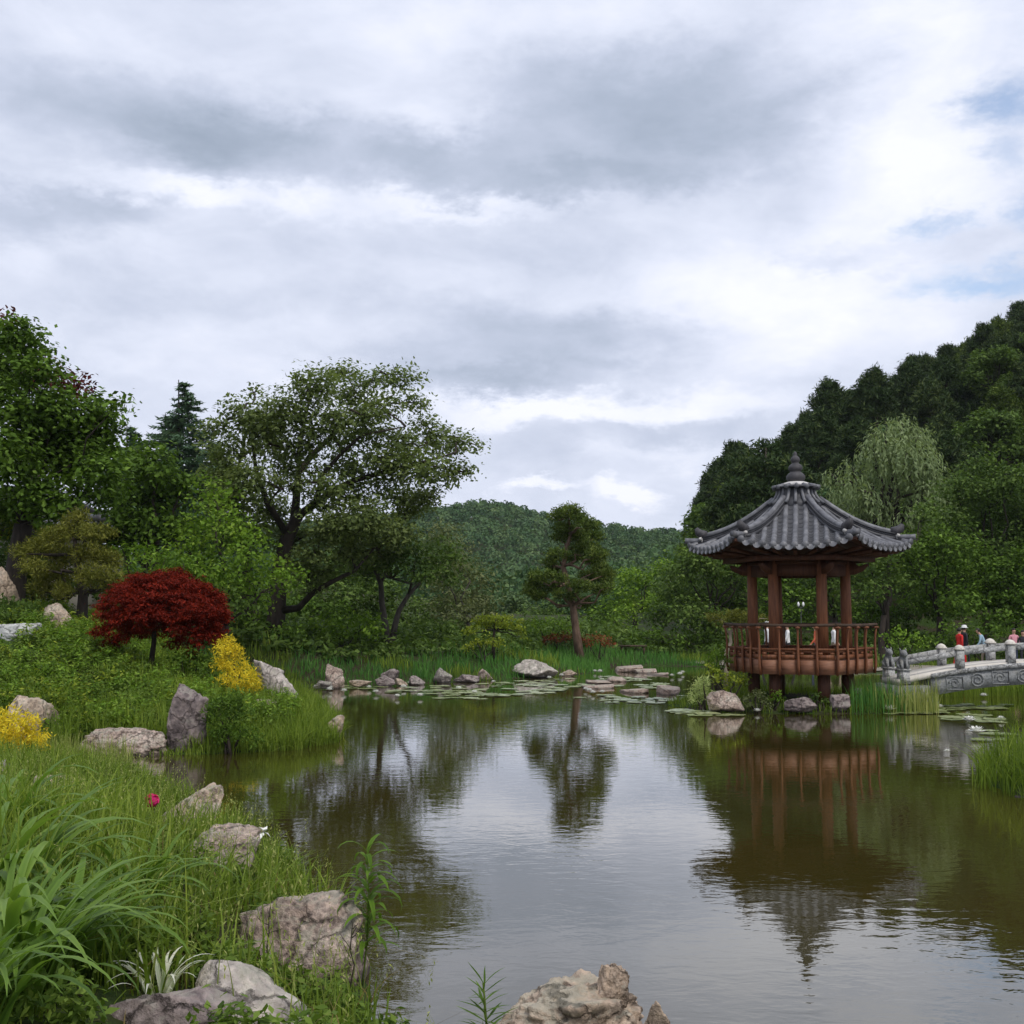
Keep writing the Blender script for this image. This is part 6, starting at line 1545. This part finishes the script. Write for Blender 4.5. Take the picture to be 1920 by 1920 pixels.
# withered stalks
def stalk(label, x0, y0, x1, y1, Y, seed):
    rng = RNG(seed); a, b = P(x0, y0, Y), P(x1, y1, Y); t = thing('dry_stalk', label, 'plant', a)
    mb = MB(); limb(mb, a, b, .006, .003, rng, 8, .02, 6); mb.build('stem', M['stem_dark'], t, a, True)
    mb = MB()
    for k in range(6):
        u = rng.uniform(.35, .95); limb(mb, a + (b - a) * u, a + (b - a) * u + np.array([rng.normal(0, .06), rng.normal(0, .04), rng.uniform(.03, .10)]), .003, .0012, rng, 5, .05, 4)
    mb.build('twig', M['stem_dark'], t, a, True)
stalk('dark bare stalk standing before the speckled pink boulder', 492, 1880, 507, 1700, 6.5, 81)
stalk('dry branching stalk at the water edge by the speckled boulder', 652, 1935, 662, 1722, 6.3, 82)
# single flowers on the near bank
def flower_stem(name, label, cat, px, py, Y, seed):
    top = P(px, py, Y); b = np.array([top[0] - .04, Y + .03, gz(top[0] - .04, Y + .03) - .02]); t = thing(name, label, cat, b)
    mb = MB(); limb(mb, b, top, .006, .004, RNG(seed), 6, .02, 6); mb.build('stem', M['stem'], t, b, True)
    return t, top, b
t, top, b = flower_stem('peony_flower', 'single round magenta flower on a thin stem beside the lichened boulder', 'flower', 285, 1501, 9.2, 83)
mb = MB(); d_ = unit(RNG(84).normal(size=(90, 3))); cards(mb, top + d_ * .045, d_ + RNG(85).normal(size=d_.shape) * .25, RNG(86).normal(size=d_.shape) + np.array([0, 0, .8]), .055, .05, RNG(87).uniform(.1, .9, 90)); mb.build('petals', M['magenta'], t, b)
t, top, b = flower_stem('iris_flower', 'white iris bloom nodding above the reddish boulder', 'flower', 495, 1560, 9.0, 88)
mb = MB()
for an, el, L in ((.2, -.7, .075), (2.3, -.6, .07), (4.4, -.7, .07), (1.2, .7, .06), (3.3, .8, .06), (5.4, .5, .065)):
    d_ = np.array([[math.cos(an) * math.cos(el), math.sin(an) * math.cos(el), math.sin(el)]]); n_ = np.array([[-math.cos(an) * math.sin(el), -math.sin(an) * math.sin(el), math.cos(el)]])
    cards(mb, top + d_ * L * .5, n_, d_, L, .042, np.array([.5]), .25)
mb.build('petals', M['white'], t, b)

# ================================================================== people on the far path
SK = [M.setdefault('skin', mat_plain('skin', (.50, .30, .21), .6)), None, None]
def cloth(n, c): return mat_noise(n, tuple(k * .8 for k in c), c, 14, .85, .15)
CL = {'red': cloth('red_cloth', (.62, .03, .025)), 'blue': cloth('pale_blue_cloth', (.32, .46, .55)), 'pink': cloth('pink_cloth', (.72, .33, .38)), 'dark': cloth('dark_cloth', (.03, .03, .035)), 'white': cloth('white_cloth', (.75, .75, .73)), 'orange': cloth('orange_cloth', (.62, .14, .07)), 'jean': cloth('denim', (.07, .09, .14)), 'tan': cloth('tan_cloth', (.30, .24, .17))}
HAIR = mat_plain('hair', (.015, .012, .010), .5)
def person(label, px, headpy, Y, shirt, trousers, rz, step, hat=None, bend=0.0, seed=0):
    x = P(px, 1150, Y)[0]; z0 = gz(x, Y) + .05; ht = P(px, headpy, Y)[2] - z0
    t = thing('person', label, 'person', (x, Y, z0), 'people on the far path', rz)
    V = {'pel': (0, 0, .93, .125), 'sp': (0, .01 + bend * .06, 1.12, .115), 'ch': (0, bend * .15, 1.30, .135), 'nb': (0, bend * .22, 1.43, .07), 'nk': (0, bend * .26 + .01, 1.49, .05), 'hd': (0, bend * .30 + .03, 1.58, .092), 'ht': (0, bend * .30 + .02, 1.665, .075)}
    for s, g in ((-1, 'l'), (1, 'r')):
        V.update({'sh' + g: (s * .165, bend * .19, 1.385, .058), 'el' + g: (s * .225, bend * .2 + .02 - s * step * .10, 1.11, .044), 'wr' + g: (s * .215, bend * .2 + .12 - s * step * .20, .90, .030), 'ha' + g: (s * .20, bend * .2 + .16 - s * step * .22, .82, .032), 'th' + g: (s * .175, bend * .2 + .17 - s * step * .20, .87, .014),
                  'hp' + g: (s * .088, 0, .88, .088), 'kn' + g: (s * .095, .03 + s * step * .20, .50, .060), 'an' + g: (s * .095, -.03 + s * step * .30, .09, .042), 'to' + g: (s * .105, .12 + s * step * .30, .035, .036)})
    E = [('pel', 'sp'), ('sp', 'ch'), ('ch', 'nb'), ('nb', 'nk'), ('nk', 'hd'), ('hd', 'ht')]
    for g in 'lr': E += [('ch', 'sh' + g), ('sh' + g, 'el' + g), ('el' + g, 'wr' + g), ('wr' + g, 'ha' + g), ('wr' + g, 'th' + g), ('pel', 'hp' + g), ('hp' + g, 'kn' + g), ('kn' + g, 'an' + g), ('an' + g, 'to' + g)]
    names = list(V); k = ht / 1.74
    me = bpy.data.meshes.new('tmp'); me.from_pydata([tuple(c * k for c in V[n_][:3]) for n_ in names], [(names.index(a), names.index(b)) for a, b in E], [])
    o = bpy.data.objects.new('tmp', me); COL.objects.link(o)
    o.modifiers.new('s', 'SKIN'); sv = me.skin_vertices[0].data
    for q, n_ in zip(sv, names): q.radius = (V[n_][3] * k, V[n_][3] * k * (.8 if n_ in ('ch', 'sp', 'pel') else 1)); q.use_root = n_ == 'pel'
    ss = o.modifiers.new('b', 'SUBSURF'); ss.levels = ss.render_levels = 1
    body = bpy.data.meshes.new_from_object(o.evaluated_get(bpy.context.evaluated_depsgraph_get()))
    bpy.data.objects.remove(o); bpy.data.meshes.remove(me)
    body.name = 'body'; body.materials.clear()
    for m_ in (M['skin'], CL[shirt], CL[trousers], M['stem_dark']): body.materials.append(m_)
    for f in body.polygons:
        c = f.center / k; f.use_smooth = True
        f.material_index = 0 if (c.z > 1.45 or (abs(c.x) > .15 and c.z < .92 and c.z > .74)) else (1 if c.z > .95 or (abs(c.x) > .17 and c.z > .9) else (3 if c.z < .08 else 2))
    link('body', body, t)
    hc = np.array([0, bend * .30 + .03, 1.60]) * k
    mb = MB(); v, f = ICO[4]; q = v * np.array([.096, .106, .112]) * k; keepf = np.array([(q[tri][:, 2].mean() > .012 - (.06 if q[tri][:, 1].mean() < .0 else -.03)) and not (q[tri][:, 1].mean() > .06 * k and q[tri][:, 2].mean() < .055 * k) for tri in f])
    mb.add(q + hc + np.array([0, -.008, .018]) * k, None, f[keepf]); mb.build('hair', HAIR, t, (0, 0, 0), True)
    mb = MB()
    for s in (-1, 1): box(mb, hc + np.array([s * .032, .088, .0]) * k, (.016, .008, .010))
    box(mb, hc + np.array([0, .082, -.055]) * k, (.035, .01, .008)); mb.build('face', M['stem_dark'], t)
    mb = MB(); tube(mb, [hc + np.array([0, .085, .005]) * k, hc + np.array([0, .112, -.025]) * k, hc + np.array([0, .088, -.032]) * k], [.008, .014, .010], 6); mb.build('nose', M['skin'], t)
    if hat:
        mb = MB(); lathe(mb, [(.15, .0), (.155, .008), (.105, .02), (.102, .08), (.06, .115), (.005, .12)], tuple(hc + np.array([0, -.005, .045]) * k), 16); mb.build('hat', CL[hat], t, (0, 0, 0), True)
    return t
pY = lambda px: float(np.interp(px, [1340, 1437, 1562, 1700, 2000], [49.2, 47.4, 45.2, 44.2, 43.5]))
person('person in a red top walking on the far path beyond the bridge', 1797, 1176, 44.2, 'red', 'red', -1.2, .8)
person('person in dark clothes with a white cap just behind the one in red', 1806, 1173, 44.9, 'dark', 'dark', -1.3, .5, 'white')
person('person in a pale blue shirt bending forward beyond the bridge post', 1845, 1177, 43.9, 'blue', 'tan', 1.3, .5, None, .9)
person('person in a pink top facing the pond beyond the bridge', 1899, 1177, 43.8, 'pink', 'jean', PI, .2)
person('person in dark clothes at the very edge of the frame', 1916, 1181, 43.7, 'dark', 'dark', PI * .9, .2)
person('person in a white shirt and white hat seen through the pavilion railing', 1437, 1165, pY(1437), 'white', 'dark', -1.4, .6, 'white')
person('person in a white shirt and dark trousers behind the near pavilion column', 1476, 1168, pY(1476), 'white', 'dark', 1.5, .7)
person('person in an orange-red top seen through the pavilion railing', 1529, 1169, pY(1529), 'orange', 'jean', 1.4, .6)
person('person in a pale patterned shirt seen between two pavilion columns', 1562, 1168, pY(1562), 'white', 'tan', -1.5, .7)

# ================================================================== small things beyond the pond
x, Y = P(1502, 1150, 50)[0], 50.0; z = gz(x, Y)
t = thing('garden_lamp', 'slim dark lamp post with two white globes behind the pavilion', 'lamp post', (x, Y, z))
hz_ = P(1502, 1133, Y)[2]
mb = MB(); tube(mb, [(x, Y, z), (x, Y, hz_ - .1)], [.022, .016], 8); tube(mb, [(x - .11, Y, hz_ - .12), (x, Y, hz_ - .18), (x + .11, Y, hz_ - .12)], .02, 6); mb.build('post', M['metal_dark'], t, (x, Y, z), True)
for s in (-1, 1):
    mb = MB(); lathe(mb, [(.01, -.11), (.045, -.07), (.06, 0), (.04, .07), (.01, .11)], (x + s * .11, Y, hz_), 12); mb.build('globe', M['lamp_white'], t, (x, Y, z), True)
x, Y = P(1186, 1150, 51.5)[0], 51.5; z = gz(x, Y)
t = thing('wooden_bench', 'low dark wooden bench on the far bank left of the pavilion', 'bench', (x, Y, z))
tz = P(1186, 1211, Y)[2]
for k in range(3):
    mb = MB(); box(mb, (x, Y + (k - 1) * .17, tz), (1.25, .15, .06)); mb.build('seat_slat', M['wood_old'], t, (x, Y, z))
for s in (-1, 1):
    mb = MB(); box(mb, (x + s * .5, Y, (tz + z) / 2 - .05), (.09, .42, tz - z)); mb.build('leg', M['wood_old'], t, (x, Y, z))

# ================================================================== thin summer haze over the valley
mb = MB(); box(mb, (0, 1350, 36.5), (3600, 3100, 79))
m = bpy.data.materials.new('haze'); m.use_nodes = True; nt = m.node_tree
for n_ in list(nt.nodes): nt.nodes.remove(n_)
vp = nd(nt, 'ShaderNodeVolumePrincipled'); vp.inputs['Color'].default_value = (.86, .92, 1.0, 1); vp.inputs['Density'].default_value = .00011; vp.inputs['Anisotropy'].default_value = .0
om = nd(nt, 'ShaderNodeOutputMaterial'); nt.links.new(vp.outputs[0], om.inputs['Volume'])
o = mb.build('haze', m); o['kind'] = 'stuff'; o['label'] = 'thin bluish haze over the valley'
